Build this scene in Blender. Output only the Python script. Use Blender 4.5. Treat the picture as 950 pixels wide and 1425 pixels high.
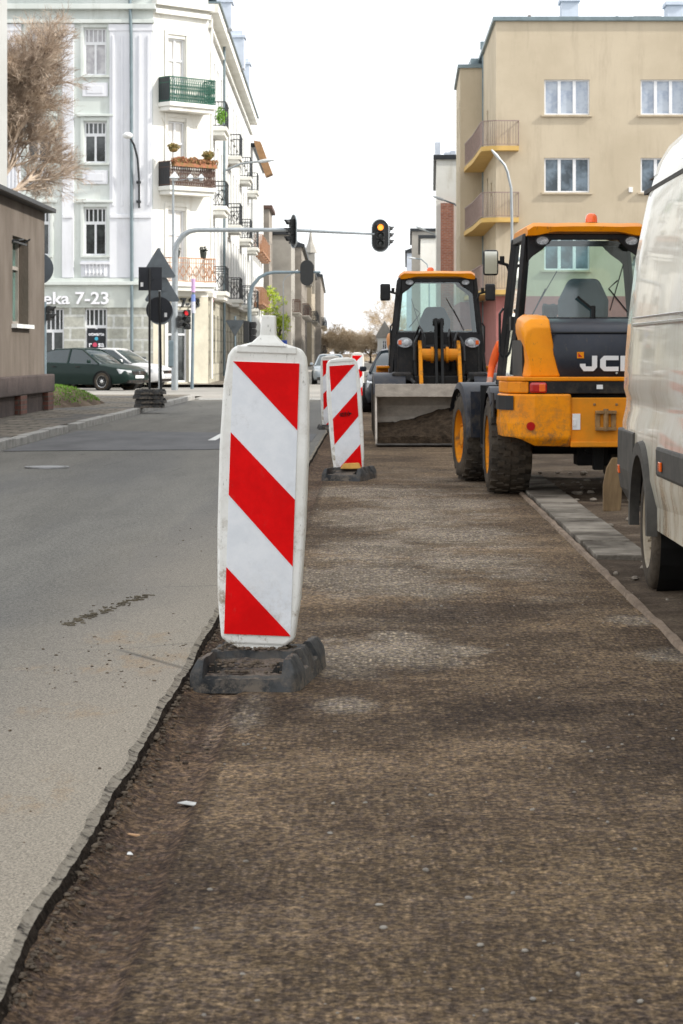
import bpy, bmesh, math, random
from mathutils import Vector, Matrix, noise
R = math.radians
random.seed(7)
S = bpy.context.scene
COL = S.collection
for o in list(bpy.data.objects): bpy.data.objects.remove(o)

# ---------------------------------------------------------------- camera
F, VX, HY, CH = 3300.0, 520.0, 490.0, 1.2          # focal (px of 950 wide), vanishing point, eye height
cd = bpy.data.cameras.new('camera'); cam = bpy.data.objects.new('camera', cd); COL.objects.link(cam)
cam.location = (0, 0, CH); cam.rotation_euler = (R(90), 0, 0)
cd.sensor_fit = 'HORIZONTAL'; cd.sensor_width = 36; cd.lens = 36*F/950
cd.shift_x = -(VX-475)/950; cd.shift_y = -(712.5-HY)/950
cd.clip_start = .1; cd.clip_end = 3000
cd.dof.use_dof = True; cd.dof.focus_distance = 11.0; cd.dof.aperture_fstop = 24
S.camera = cam
# ---------------------------------------------------------------- sky + sun
SUN_EL, SUN_AZ = 38.0, 104.0      # azimuth clockwise from +Y (street direction): from the right
w = bpy.data.worlds.new('World'); S.world = w; w.use_nodes = True
nt = w.node_tree; bg = nt.nodes['Background']
sky = nt.nodes.new('ShaderNodeTexSky'); sky.sky_type = 'NISHITA'; sky.sun_disc = False
sky.sun_elevation = R(SUN_EL); sky.sun_rotation = R(SUN_AZ)
sky.air_density = 1.0; sky.dust_density = 2.0; sky.ozone_density = 1.0
hs = nt.nodes.new('ShaderNodeHueSaturation'); hs.inputs['Saturation'].default_value = .35
hs.inputs['Value'].default_value = 1.0
nt.links.new(sky.outputs[0], hs.inputs['Color']); 
tcw = nt.nodes.new('ShaderNodeTexCoord'); nw = nt.nodes.new('ShaderNodeTexNoise'); nw.inputs['Scale'].default_value = 2.2; nw.inputs['Detail'].default_value = 5
nt.links.new(tcw.outputs['Generated'], nw.inputs['Vector'])
rw = nt.nodes.new('ShaderNodeValToRGB'); rw.color_ramp.elements[0].position = .3; rw.color_ramp.elements[1].position = .7
rw.color_ramp.elements[0].color = (8.3, 8.6, 8.9, 1); rw.color_ramp.elements[1].color = (9.5, 9.6, 9.7, 1)
nt.links.new(nw.outputs['Fac'], rw.inputs[0])
mw = nt.nodes.new('ShaderNodeMix'); mw.data_type = 'RGBA'; mw.inputs[0].default_value = .72     # thin white cloud over the sky
nt.links.new(hs.outputs[0], mw.inputs[6]); nt.links.new(rw.outputs[0], mw.inputs[7]); nt.links.new(mw.outputs[2], bg.inputs['Color'])
bg.inputs['Strength'].default_value = .14
sd = bpy.data.lights.new('sun', 'SUN'); sun = bpy.data.objects.new('sun', sd); COL.objects.link(sun)
sd.energy = 3.2; sd.angle = R(1.5); sd.color = (1, .95, .87)
az, el = R(SUN_AZ), R(SUN_EL)
tosun = Vector((math.sin(az)*math.cos(el), math.cos(az)*math.cos(el), math.sin(el)))
sun.rotation_euler = tosun.to_track_quat('Z', 'Y').to_euler()
S.view_settings.view_transform = 'Standard'; S.view_settings.look = 'None'
S.view_settings.exposure = 0.58; S.view_settings.gamma = 1

# ---------------------------------------------------------------- helpers
def at(px, py, Y): return Vector(((px-VX)*Y/F, Y, CH-(py-HY)*Y/F))
def PX(px, Y): return (px-VX)*Y/F
def PZ(py, Y): return CH-(py-HY)*Y/F
MATS = {}
def mat(name, c, rough=.7, var=.15, scale=6., bump=0., bscale=None, metal=0., c2=None, spec=.5, coat=0., stretch=None, thr=None, emis=None, es=1.):
    m = bpy.data.materials.new(name); m.use_nodes = True; MATS[name] = m
    t = m.node_tree; n = t.nodes; L = t.links; b = n['Principled BSDF']
    b.inputs['Roughness'].default_value = rough; b.inputs['Metallic'].default_value = metal
    b.inputs['Specular IOR Level'].default_value = spec; b.inputs['Coat Weight'].default_value = coat
    if emis: b.inputs['Emission Color'].default_value = (*emis, 1); b.inputs['Emission Strength'].default_value = es
    tc = n.new('ShaderNodeTexCoord'); src = tc.outputs['Object']
    if stretch:
        mp = n.new('ShaderNodeMapping'); mp.inputs['Scale'].default_value = stretch; L.new(src, mp.inputs[0]); src = mp.outputs[0]
    nz = n.new('ShaderNodeTexNoise'); nz.inputs['Scale'].default_value = scale; nz.inputs['Detail'].default_value = 6; nz.inputs['Roughness'].default_value = .65
    L.new(src, nz.inputs['Vector'])
    rp = n.new('ShaderNodeValToRGB'); L.new(nz.outputs['Fac'], rp.inputs[0])
    a = [max(0, x*(1-var)) for x in c]; d = [min(1, x*(1+var)) for x in c]
    if c2: a = list(c); d = list(c2)
    lo, hi = thr if thr else (.3, .7)
    rp.color_ramp.elements[0].position = lo; rp.color_ramp.elements[1].position = hi
    rp.color_ramp.elements[0].color = (*a, 1); rp.color_ramp.elements[1].color = (*d, 1)
    L.new(rp.outputs[0], b.inputs['Base Color'])
    if bump:
        n2 = n.new('ShaderNodeTexNoise'); n2.inputs['Scale'].default_value = bscale or scale*6; n2.inputs['Detail'].default_value = 4
        L.new(src, n2.inputs['Vector'])
        bp = n.new('ShaderNodeBump'); bp.inputs['Strength'].default_value = bump; bp.inputs['Distance'].default_value = .02
        L.new(n2.outputs['Fac'], bp.inputs['Height']); L.new(bp.outputs[0], b.inputs['Normal'])
    return m
class MB:
    def __init__(s): s.v = []; s.f = []; s.m = []; s.cur = 0
    def add(s, vs, fs, mi=None):
        k = len(s.v); s.v += [tuple(x) for x in vs]
        for f in fs: s.f.append(tuple(i+k for i in f)); s.m.append(s.cur if mi is None else mi)
        return s
    def box(s, c, d, rot=None):
        hx, hy, hz = d[0]/2, d[1]/2, d[2]/2; c = Vector(c)
        vs = [Vector((x, y, z)) for z in (-hz, hz) for y in (-hy, hy) for x in (-hx, hx)]
        if rot is not None: vs = [rot @ v for v in vs]
        return s.add([v+c for v in vs], [(0,2,3,1),(4,5,7,6),(0,1,5,4),(2,6,7,3),(0,4,6,2),(1,3,7,5)])
    def bx(s, x0, x1, y0, y1, z0, z1): return s.box(((x0+x1)/2, (y0+y1)/2, (z0+z1)/2), (abs(x1-x0), abs(y1-y0), abs(z1-z0)))
    def beam(s, a, b, w, h=None, up=(0,0,1)):
        a, b = Vector(a), Vector(b); h = h or w; d = (b-a); l = d.length; d.normalize()
        sx = d.cross(Vector(up))
        if sx.length < 1e-4: sx = d.cross(Vector((0,1,0)))
        sx.normalize(); uz = sx.cross(d)
        return s.box((a+b)/2, (w, l, h), Matrix((sx, d, uz)).transposed())
    def tube(s, pts, r, n=8, caps=True):
        pts = [Vector(p) for p in pts]; rs = r if isinstance(r, (list, tuple)) else [r]*len(pts)
        k = len(s.v); prev = None; vs = []; fs = []
        for i, p in enumerate(pts):
            d = (pts[min(i+1, len(pts)-1)]-pts[max(i-1, 0)]).normalized()
            if prev is None: q = d.orthogonal().normalized()
            else:
                q = prev-d*prev.dot(d)
                q = q.normalized() if q.length > 1e-5 else d.orthogonal().normalized()
            prev = q; e = d.cross(q)
            for j in range(n):
                a = 2*math.pi*j/n; vs.append(p+(q*math.cos(a)+e*math.sin(a))*rs[i])
        for i in range(len(pts)-1):
            for j in range(n):
                fs.append((i*n+j, i*n+(j+1) % n, (i+1)*n+(j+1) % n, (i+1)*n+j))
        if caps: fs.append(tuple(range(n))[::-1]); fs.append(tuple((len(pts)-1)*n+j for j in range(n)))
        return s.add(vs, fs)
    def cyl(s, a, b, r, n=16, r2=None): return s.tube([a, b], [r, r if r2 is None else r2], n)
    def prism(s, poly, o, u, v, ext):     # polygon in (u,v) plane at o, extruded by vector ext
        o, u, v, ext = Vector(o), Vector(u), Vector(v), Vector(ext); n = len(poly)
        a = [o+u*p[0]+v*p[1] for p in poly]; b = [x+ext for x in a]
        fs = [tuple(range(n))[::-1], tuple(range(n, 2*n))]+[(i, (i+1) % n, n+(i+1) % n, n+i) for i in range(n)]
        return s.add(a+b, fs)
    def lathe(s, prof, o, ax, n=32):       # prof: (radius, along-axis)
        o, ax = Vector(o), Vector(ax).normalized(); q = ax.orthogonal().normalized(); e = ax.cross(q); vs = []; fs = []
        for (r, t) in prof:
            for j in range(n):
                a = 2*math.pi*j/n; vs.append(o+ax*t+(q*math.cos(a)+e*math.sin(a))*r)
        for i in range(len(prof)-1):
            for j in range(n): fs.append((i*n+j, i*n+(j+1) % n, (i+1)*n+(j+1) % n, (i+1)*n+j))
        return s.add(vs, fs)
    def loft(s, rings, closed=True, caps=True):
        n = len(rings[0]); vs = [p for r in rings for p in r]; fs = []
        for i in range(len(rings)-1):
            for j in range(n if closed else n-1):
                fs.append((i*n+j, i*n+(j+1) % n, (i+1)*n+(j+1) % n, (i+1)*n+j))
        if caps: fs.append(tuple(range(n))[::-1]); fs.append(tuple((len(rings)-1)*n+j for j in range(n)))
        return s.add(vs, fs)
    def ball(s, c, r, sc=(1,1,1), nu=12, nv=8):
        vs = []; fs = []; c = Vector(c)
        for i in range(nv+1):
            ph = math.pi*i/nv
            for j in range(nu):
                a = 2*math.pi*j/nu
                vs.append(c+Vector((math.sin(ph)*math.cos(a)*sc[0], math.sin(ph)*math.sin(a)*sc[1], math.cos(ph)*sc[2]))*r)
        for i in range(nv):
            for j in range(nu): fs.append((i*nu+j, (i+1)*nu+j, (i+1)*nu+(j+1) % nu, i*nu+(j+1) % nu))
        return s.add(vs, fs)
    def quad(s, a, b, c, d): return s.add([a, b, c, d], [(0,1,2,3)])
def obj(name, mb, m, parent=None, bevel=0, smooth=False, seg=2, me=None):
    if me is None:
        me = bpy.data.meshes.new(name); me.from_pydata(mb.v, [], mb.f); me.validate()
        for mm in (m if isinstance(m, (list, tuple)) else [m]): me.materials.append(mm)
        if len(me.polygons) == len(mb.m): me.polygons.foreach_set('material_index', mb.m)
        bm = bmesh.new(); bm.from_mesh(me); bmesh.ops.remove_doubles(bm, verts=bm.verts, dist=1e-5)
        bmesh.ops.recalc_face_normals(bm, faces=bm.faces); bm.to_mesh(me); bm.free()
        if smooth:
            me.polygons.foreach_set('use_smooth', [True]*len(me.polygons))
            me.set_sharp_from_angle(angle=R(smooth if smooth is not True else 40))
    o = bpy.data.objects.new(name, me); COL.objects.link(o)
    if parent: o.parent = parent
    if bevel:
        b = o.modifiers.new('bevel', 'BEVEL'); b.width = bevel; b.segments = seg; b.limit_method = 'ANGLE'; b.angle_limit = R(35)
        b.harden_normals = False
    return o
def tag(o, label, cat, group=None, kind=None):
    if label: o['label'] = label
    if cat: o['category'] = cat
    if group: o['group'] = group
    if kind: o['kind'] = kind
    return o
def thing(name, label, cat, loc=(0,0,0), rz=0, group=None, rot=None):
    o = bpy.data.objects.new(name, None); COL.objects.link(o); o.location = loc; o.rotation_euler = rot or (0, 0, rz)
    o.empty_display_size = .2
    return tag(o, label, cat, group)
def struct(name, mb, m, **k): return tag(obj(name, mb, m, **k), None, None, kind='structure')
def copy_tree(o, parent=None):
    c = o.copy(); COL.objects.link(c); c.parent = parent
    for ch in list(o.children): copy_tree(ch, c)
    return c
def text(name, s, size, m, parent, loc, u=(1,0,0), v=(0,0,1), depth=.02, sx=1., off=0., align='CENTER'):
    cu = bpy.data.curves.new(name, 'FONT'); cu.body = s; cu.size = size; cu.extrude = depth/2; cu.offset = off
    cu.align_x = align; cu.resolution_u = 3
    t = bpy.data.objects.new(name, cu); COL.objects.link(t); bpy.context.view_layer.update()
    me = bpy.data.meshes.new_from_object(t.evaluated_get(bpy.context.evaluated_depsgraph_get()))
    bpy.data.objects.remove(t); bpy.data.curves.remove(cu); me.materials.clear(); me.materials.append(m)
    u, v = Vector(u).normalized(), Vector(v).normalized(); nn = u.cross(v)
    M = Matrix((u*sx, v, nn)).transposed().to_4x4(); M.translation = Vector(loc); me.transform(M)
    o = bpy.data.objects.new(name, me); COL.objects.link(o); o.parent = parent
    return o
def nz(x, y=0., z=0.): return noise.noise(Vector((x, y, z)))
# ---------------------------------------------------------------- node sugar for the ground
class NG:
    def __init__(s, name, rough=.9, spec=.3):
        s.m = bpy.data.materials.new(name); s.m.use_nodes = True; s.t = s.m.node_tree; s.b = s.t.nodes['Principled BSDF']
        s.b.inputs['Roughness'].default_value = rough; s.b.inputs['Specular IOR Level'].default_value = spec
        tc = s.t.nodes.new('ShaderNodeTexCoord'); s.co = tc.outputs['Object']
        sp = s.t.nodes.new('ShaderNodeSeparateXYZ'); s.t.links.new(s.co, sp.inputs[0]); s.x, s.y, s.z = sp.outputs
    def set(s, i, v):
        if isinstance(v, (int, float)): i.default_value = v
        elif isinstance(v, tuple): i.default_value = (*v, 1) if len(v) == 3 and i.type == 'RGBA' else v
        else: s.t.links.new(v, i)
    def M(s, op, a, b=0., c=0., clamp=False):
        n = s.t.nodes.new('ShaderNodeMath'); n.operation = op; n.use_clamp = clamp
        for i, v in enumerate((a, b, c)): s.set(n.inputs[i], v)
        return n.outputs[0]
    def noise(s, scale, det=5, rough=.6, st=None, dist=0.):
        v = s.co
        if st:
            mp = s.t.nodes.new('ShaderNodeMapping'); mp.inputs['Scale'].default_value = st; s.t.links.new(v, mp.inputs[0]); v = mp.outputs[0]
        n = s.t.nodes.new('ShaderNodeTexNoise'); n.inputs['Scale'].default_value = scale; n.inputs['Detail'].default_value = det
        n.inputs['Roughness'].default_value = rough; n.inputs['Distortion'].default_value = dist
        s.t.links.new(v, n.inputs['Vector']); return n.outputs['Fac']
    def vor(s, scale, feature='F1', out='Distance', st=None, rnd=1.):
        v = s.co
        if st:
            mp = s.t.nodes.new('ShaderNodeMapping'); mp.inputs['Scale'].default_value = st; s.t.links.new(v, mp.inputs[0]); v = mp.outputs[0]
        n = s.t.nodes.new('ShaderNodeTexVoronoi'); n.feature = feature; n.inputs['Scale'].default_value = scale; n.inputs['Randomness'].default_value = rnd
        s.t.links.new(v, n.inputs['Vector']); return n.outputs[out]
    def sm(s, v, a, b):
        n = s.t.nodes.new('ShaderNodeMapRange'); n.interpolation_type = 'SMOOTHSTEP'
        s.set(n.inputs['Value'], v); n.inputs['From Min'].default_value = a; n.inputs['From Max'].default_value = b
        if a > b:
            n.inputs['From Min'].default_value = b; n.inputs['From Max'].default_value = a
            n.inputs['To Min'].default_value = 1; n.inputs['To Max'].default_value = 0
        return n.outputs['Result']
    def mix(s, f, a, b, mode='MIX'):
        n = s.t.nodes.new('ShaderNodeMix'); n.data_type = 'RGBA'; n.blend_type = mode
        s.set(n.inputs[0], f); s.set(n.inputs[6], a); s.set(n.inputs[7], b); return n.outputs[2]
    def spots(s, lst):   # soft ellipses (x, y, rx, ry) with a ragged edge
        wob = s.M('MULTIPLY', s.M('SUBTRACT', s.noise(4.5, 7, .78, (1, .6, 1)), .5), 3.0); acc = None
        for (x, y, rx, ry) in lst:
            dx = s.M('DIVIDE', s.M('SUBTRACT', s.x, x), rx); dy = s.M('DIVIDE', s.M('SUBTRACT', s.y, y), ry)
            d = s.M('ADD', s.M('SQRT', s.M('ADD', s.M('MULTIPLY', dx, dx), s.M('MULTIPLY', dy, dy))), wob)
            k = s.sm(d, 1.45, .55); acc = k if acc is None else s.M('MAXIMUM', acc, k)
        return acc
    def done(s, col, h=None, strength=.5, dist=.01):
        s.set(s.b.inputs['Base Color'], col)
        if h is not None:
            bp = s.t.nodes.new('ShaderNodeBump'); bp.inputs['Strength'].default_value = strength; bp.inputs['Distance'].default_value = dist
            s.set(bp.inputs['Height'], h); s.t.links.new(bp.outputs[0], s.b.inputs['Normal'])
        return s.m
# milled road bed
g = NG('milled', .95, .06)
gx = g.M('SINE', g.M('ADD', g.M('MULTIPLY', g.x, 2*math.pi/.017), g.M('MULTIPLY', g.noise(14, 4, .7), 11)))
gy = g.M('SINE', g.M('ADD', g.M('MULTIPLY', g.y, 2*math.pi/.05), g.M('MULTIPLY', g.noise(4, 2, .5), 14)))
cell = g.vor(1, st=(60, 12, 1), rnd=.62)
gro = g.M('ADD', g.M('MULTIPLY', cell, 3.2), g.M('MULTIPLY', g.sm(g.noise(3.2, 5, .7), .38, .6), .7))
gro_ = g.M('ADD', g.M('MULTIPLY', g.M('ADD', gx, 1), g.M('ADD', g.M('MULTIPLY', gy, .5), 1)), g.M('MULTIPLY', g.sm(g.noise(2.5, 5, .7), .35, .6), 1.4))
big = g.noise(.55, 5, .6); mid = g.noise(4.5, 6, .7, (1, .6, 1)); fine = g.noise(90, 3, .8)
col = g.mix(g.sm(big, .38, .62), (.142, .112, .084), (.275, .212, .148))
col = g.mix(g.M('MULTIPLY', g.sm(mid, .42, .72), .55), col, (.25, .20, .145))
col = g.mix(g.M('MULTIPLY', g.sm(g.noise(1.3, 5, .7), .5, .75), .6), col, (.062, .046, .040))
dust = g.M('MULTIPLY', g.sm(g.noise(1.5, 7, .72, (.75, .6, 1)), .46, .60), g.M('MULTIPLY', g.sm(g.y, 9.6, 12.5), g.sm(g.y, 26, 19)))
dust = g.M('MULTIPLY', dust, g.M('MULTIPLY', g.sm(g.x, -.55, -.1), g.sm(g.x, 1.2, .7)))
sp = g.spots([(.05, 9.45, .3, .5), (-.12, 9.2, .22, .45), (-.1, 8.05, .1, .2), (.1, 10.0, .13, .2), (.35, 9.5, .1, .2), (1.0, 5.3, .12, .07), (.75, 5.15, .08, .06), (1.2, 9.4, .15, .2), (1.15, 10.6, .12, .2), (.1, 17.2, .5, 1.1), (.5, 18.8, .5, .8), (-.05, 20.3, .6, .8), (.55, 13.6, .35, .5), (.5, 15.6, .42, .7), (.0, 14.5, .3, .7), (-.05, 12.6, .4, .8), (.28, 12.0, .25, .4), (-.42, 7.95, .07, .3)])
dm = g.M('MAXIMUM', g.M('MULTIPLY', dust, .9), g.M('MULTIPLY', sp, .9))
col = g.mix(dm, col, g.mix(g.sm(g.noise(30, 5, .8), .35, .65), (.27, .24, .20), (.50, .455, .385)))
st = g.sm(g.x, -.455, -.475); col = g.mix(g.M('MULTIPLY', st, .45), col, (.125, .082, .066))
wx = g.M('ADD', g.x, g.M('MULTIPLY', g.M('SUBTRACT', g.noise(6, 5, .7), .5), .05))
pl_ = g.M('MULTIPLY', g.M('MULTIPLY', g.sm(wx, -.545, -.515), g.sm(wx, -.475, -.485)), g.M('MULTIPLY', g.sm(g.y, 6.9, 7.6), g.sm(g.y, 8.6, 8.3)))
col = g.mix(g.M('MULTIPLY', pl_, .6), col, (.36, .29, .23))
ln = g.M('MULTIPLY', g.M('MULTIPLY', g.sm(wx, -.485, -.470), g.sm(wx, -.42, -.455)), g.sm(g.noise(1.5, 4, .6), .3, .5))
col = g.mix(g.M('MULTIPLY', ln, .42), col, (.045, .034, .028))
dk = g.spots([(1.1, 7.6, .55, .9), (.5, 7.9, .4, .35), (-.1, 8.5, .4, .3), (.12, 8.9, .2, .15), (1.25, 9.9, .35, .5), (-.45, 8.0, .3, .25), (.45, 11.0, .5, .5)])  # dark wet ground; spots by the van also paint in its contact shadow
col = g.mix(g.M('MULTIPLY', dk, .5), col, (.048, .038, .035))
oli = g.spots([(.7, 5.4, .7, .5), (.4, 4.6, .8, .25)])
col = g.mix(g.M('MULTIPLY', oli, .35), col, (.175, .135, .085))
gr = g.noise(52, 3, .7); gc = g.noise(38, 3, .7, (1, .8, 1))
col = g.mix(.8, col, g.mix(g.sm(gc, .40, .60), (.62, .60, .70), (1.45, 1.32, 1.12)), 'MULTIPLY')
col = g.mix(.65, col, g.mix(g.sm(gr, .38, .62), (.45, .44, .45), (1.55, 1.52, 1.46)), 'MULTIPLY')
col = g.mix(.6, col, g.mix(g.sm(fine, .36, .64), (.5, .5, .5), (1.5, 1.5, 1.5)), 'MULTIPLY')
md2 = g.noise(16, 6, .8, (1, .7, 1)); col = g.mix(.55, col, g.mix(g.sm(md2, .34, .64), (.5, .48, .48), (1.4, 1.38, 1.32)), 'MULTIPLY')
col = g.mix(g.M('MULTIPLY', g.sm(gro, 1.0, 2.0), g.M('MULTIPLY', g.sm(g.noise(1.7, 5, .7), .3, .6), .46)), col, (.035, .026, .02))
pb = g.sm(g.vor(45), .12, .06); pbc = g.vor(45, out='Color')
col = g.mix(g.M('MULTIPLY', pb, g.sm(g.noise(30, 2), .55, .65)), col, (.36, .31, .26))
h = g.M('ADD', g.M('ADD', g.M('MULTIPLY', gro, -.35), g.M('MULTIPLY', fine, 1.6)), g.M('MULTIPLY', g.noise(25, 4, .7), 1.6))
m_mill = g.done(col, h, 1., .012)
# left, not yet milled asphalt
g = NG('asphalt', .9, .14)
fine = g.noise(140, 2, .8); big = g.noise(.8, 6, .7, (1, .16, 1))
col = g.mix(g.sm(big, .35, .65), (.128, .123, .112), (.172, .165, .150))
col = g.mix(.8, col, g.mix(g.sm(g.noise(42, 4, .75), .38, .62), (.72, .72, .73), (1.28, 1.27, 1.24)), 'MULTIPLY')
trk = g.noise(.6, 3, .5, (1.6, .12, 1)); col = g.mix(g.M('MULTIPLY', g.sm(trk, .5, .68), .5), col, (.115, .115, .115))
edge = g.M('ADD', g.x, g.M('MULTIPLY', g.M('SUBTRACT', g.noise(.8, 5, .65, (1, .5, 1)), .5), .9))
sl = g.M('MULTIPLY', g.sm(edge, -1.36, -1.27), g.sm(g.x, -.55, -1.1)); col = g.mix(g.M('MULTIPLY', sl, .3), col, (.11, .11, .115))
dust = g.M('MULTIPLY', g.sm(edge, -1.9, -.75), g.sm(g.y, 22, 4)); col = g.mix(g.M('MULTIPLY', dust, .8), col, (.33, .285, .225))
sand = g.M('MULTIPLY', g.spots([(-.85, 8.85, .25, .35), (-.95, 9.6, .2, .2), (-1.1, 8.6, .2, .12), (-1.0, 7.6, .18, .15), (-.9, 6.2, .1, .3)]), g.sm(g.noise(9, 5, .8, (1, .35, 1)), .45, .62))
col = g.mix(g.M('MULTIPLY', sand, .5), col, (.27, .19, .115))
col = g.mix(.75, col, g.mix(g.sm(fine, .36, .64), (.5, .5, .5), (1.5, 1.5, 1.48)), 'MULTIPLY')
dots = g.M('MULTIPLY', g.sm(g.vor(7), .07, .045), g.sm(g.noise(3, 2), .55, .62)); col = g.mix(dots, col, (.04, .035, .03))
crk = g.M('MULTIPLY', g.sm(g.vor(.5, 'DISTANCE_TO_EDGE'), .006, .0), g.sm(g.noise(.4, 2), .5, .6)); col = g.mix(g.M('MULTIPLY', crk, .7), col, (.05, .05, .05))
m_asph = g.done(col, fine, .45, .006)
m_asph2 = mat('asphalt_dark', (.085, .085, .088), .85, .3, 2, .3, 60, stretch=(1, .3, 1))
m_broken = mat('asphalt_edge', (.010, .008, .007), .95, .6, 30, 1., 60, c2=(.055, .043, .034), spec=.03)
g = NG('dirt', .95, .08)
col = g.mix(g.sm(g.noise(1.1, 6, .7), .35, .65), (.075, .055, .04), (.16, .12, .085))
col = g.mix(g.M('MULTIPLY', g.sm(g.noise(2.2, 6, .75), .56, .68), .5), col, (.27, .23, .19))
col = g.mix(.7, col, g.mix(g.sm(g.noise(60, 4, .8), .3, .7), (.4, .4, .4), (1.6, 1.6, 1.6)), 'MULTIPLY')
m_dirt = g.done(col, g.noise(30, 6, .75), .9, .03)
g = NG('road_far')
col = g.mix(g.sm(g.noise(.15, 5, .6), .35, .65), (.23, .22, .20), (.32, .30, .27)); col = g.mix(.5, col, g.mix(g.sm(g.noise(3, 5, .7), .3, .7), (.7, .7, .7), (1.3, 1.3, 1.3)), 'MULTIPLY')
m_far = g.done(col)
# broken slab pavement
g = NG('pavement')
br = g.t.nodes.new('ShaderNodeTexBrick'); g.t.links.new(g.co, br.inputs['Vector']); br.inputs['Scale'].default_value = 1
br.inputs['Brick Width'].default_value = .45; br.inputs['Row Height'].default_value = .45; br.inputs['Mortar Size'].default_value = .02
br.inputs['Color1'].default_value = (.19, .165, .135, 1); br.inputs['Color2'].default_value = (.13, .118, .10, 1); br.inputs['Mortar'].default_value = (.05, .045, .035, 1)
col = g.mix(.8, br.outputs['Color'], g.mix(g.sm(g.noise(2.5, 6, .75), .3, .7), (.5, .5, .5), (1.5, 1.45, 1.35)), 'MULTIPLY')
col = g.mix(g.M('MULTIPLY', g.sm(g.noise(.35, 4, .6), .52, .6), .8), col, (.085, .083, .082))
m_pave = g.done(col, g.M('ADD', br.outputs['Fac'], g.noise(12, 4)), .7, .02)
m_stone = mat('kerb_stone', (.30, .29, .27), .85, .3, 5, .5, 40)
m_curbpale = mat('pale_slab', (.06, .05, .04), .95, .5, 1.7, .8, 30, c2=(.27, .24, .20), thr=(.36, .62), spec=.1)
m_white_line = mat('road_paint', (.62, .62, .6), .7, .2, 20)
m_grass = mat('grass', (.06, .13, .015), .9, .5, 30)

# ---------------------------------------------------------------- ground
b = MB(); b.quad((-900, -60, -.06), (900, -60, -.06), (900, 1600, -.06), (-900, 1600, -.06)); struct('ground', b, m_dirt)
# milled bed: left groove strip is one pass lower than the main bed
EDGE = -.68
def edge_x(y):
    a = min(1., max(.15, 1-(y-8)/40))
    return EDGE + .018*nz(y*1.1, 3) + a*(.010*nz(y*2.0, 7)+.005*nz(y*6.5, 1)+.003*nz(y*17, 2))
b = MB(); xs = [-.80, -.69, -.655, -.625, -.58, -.497]+[-.47, -.30, 0, .3, .6, .9, 1.22, 1.27]
ys = [2.5+.1*i for i in range(130)]+[15.5+.5*i for i in range(71)]
for y in ys:
    for x in xs:
        xx = x+(.014*nz(y*2.2, 5) if -.52 < x < -.45 else 0)
        b.v.append((xx, y, (-.012 if x < -.48 else 0)+.006*nz(x*1.5, y*.8, 2)+(.032+.010*nz(y*3, 4) if x < -.68 else (.024+.012*nz(y*5, 9) if x < -.64 else (.008+.008*nz(y*7, 2) if x < -.62 else 0)))))
for i in range(len(ys)-1):
    for j in range(len(xs)-1):
        k = i*len(xs)+j; b.f.append((k, k+1, k+1+len(xs), k+len(xs))); b.m.append(0)
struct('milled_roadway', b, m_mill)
# asphalt slab with a ragged broken edge
b = MB(); ys = [2.5+.02*i for i in range(800)]+[18.5+.4*i for i in range(109)]; prof = []
for y in ys:
    e = edge_x(y); c = .5+.5*nz(y*4, 9); ch = .016+.03*c*c
    t = .048
    prof.append([(-4.45, y, t-.002), (-1.2, y, t), (e-ch, y, t+.001), (e-ch*.4, y, t-.003-.004*c), (e, y, t-.006-.008*abs(nz(y*9, 4))), (e+.008+.006*nz(y*11, 5), y, .022+.008*nz(y*9, 8)), (e+.03+.014*nz(y*7, 6), y, -.03)])
n = len(prof[0]); b.v = [p for r in prof for p in r]
for i in range(len(ys)-1):
    for j in range(n-1):
        k = i*n+j; b.f.append((k, k+1, k+1+n, k+n)); b.m.append(1 if j >= 4 else 0)
g = NG('asphalt_lip'); m_lip = mat('asphalt_lip', (.04, .035, .032), .95, .5, 22, .8, 60, c2=(.27, .24, .195), thr=(.36, .50), spec=.05)
for q, f in enumerate(b.f):
    if q % (n-1) in (2, 3): b.m[q] = 2
struct('asphalt_road', b, [m_asph, m_broken, m_lip])
# crossing and the street beyond
b = MB(); z = .058
b.add([(-60, 61.5, z), (60, 61.5, z), (60, 76.5, z), (-60, 76.5, z)], [(0,1,2,3)])
b.add([(-4.3, 76.5, z), (2.9, 76.5, z), (-2.0, 330, z), (-11, 330, z)], [(0,1,2,3)])
b.add([(-4.45, 58, z-.004), (3.2, 58, z-.004), (3.2, 61.6, z-.004), (-4.45, 61.6, z-.004)], [(0,1,2,3)])
struct('crossing_road', b, m_far)
b = MB(); pts = [(-4.3, 27.5), (-2.0, 27.9), (-1.2, 28.6), (-.8, 30.5), (-.8, 33.3), (-2.4, 33.9), (-4.3, 34.6)]
b.prism(pts, (0, 0, .050), (1,0,0), (0,1,0), (0,0,.004)); struct('asphalt_patch', b, m_asph2)
b = MB()
for (x, y0, y1) in ((-2.1, 30.7, 33.4), (-2.1, 38.5, 41), (-2.1, 46, 48.5)): b.add([(x-.05, y0, .0585), (x+.05, y0, .0585), (x+.05, y1, .0585), (x-.05, y1, .0585)], [(0,1,2,3)])
b.add([(-4.2, 56.8, .068), (-.9, 56.8, .068), (-.9, 57.2, .068), (-4.2, 57.2, .068)], [(0,1,2,3)])
struct('lane_marking', b, m_white_line)
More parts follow.
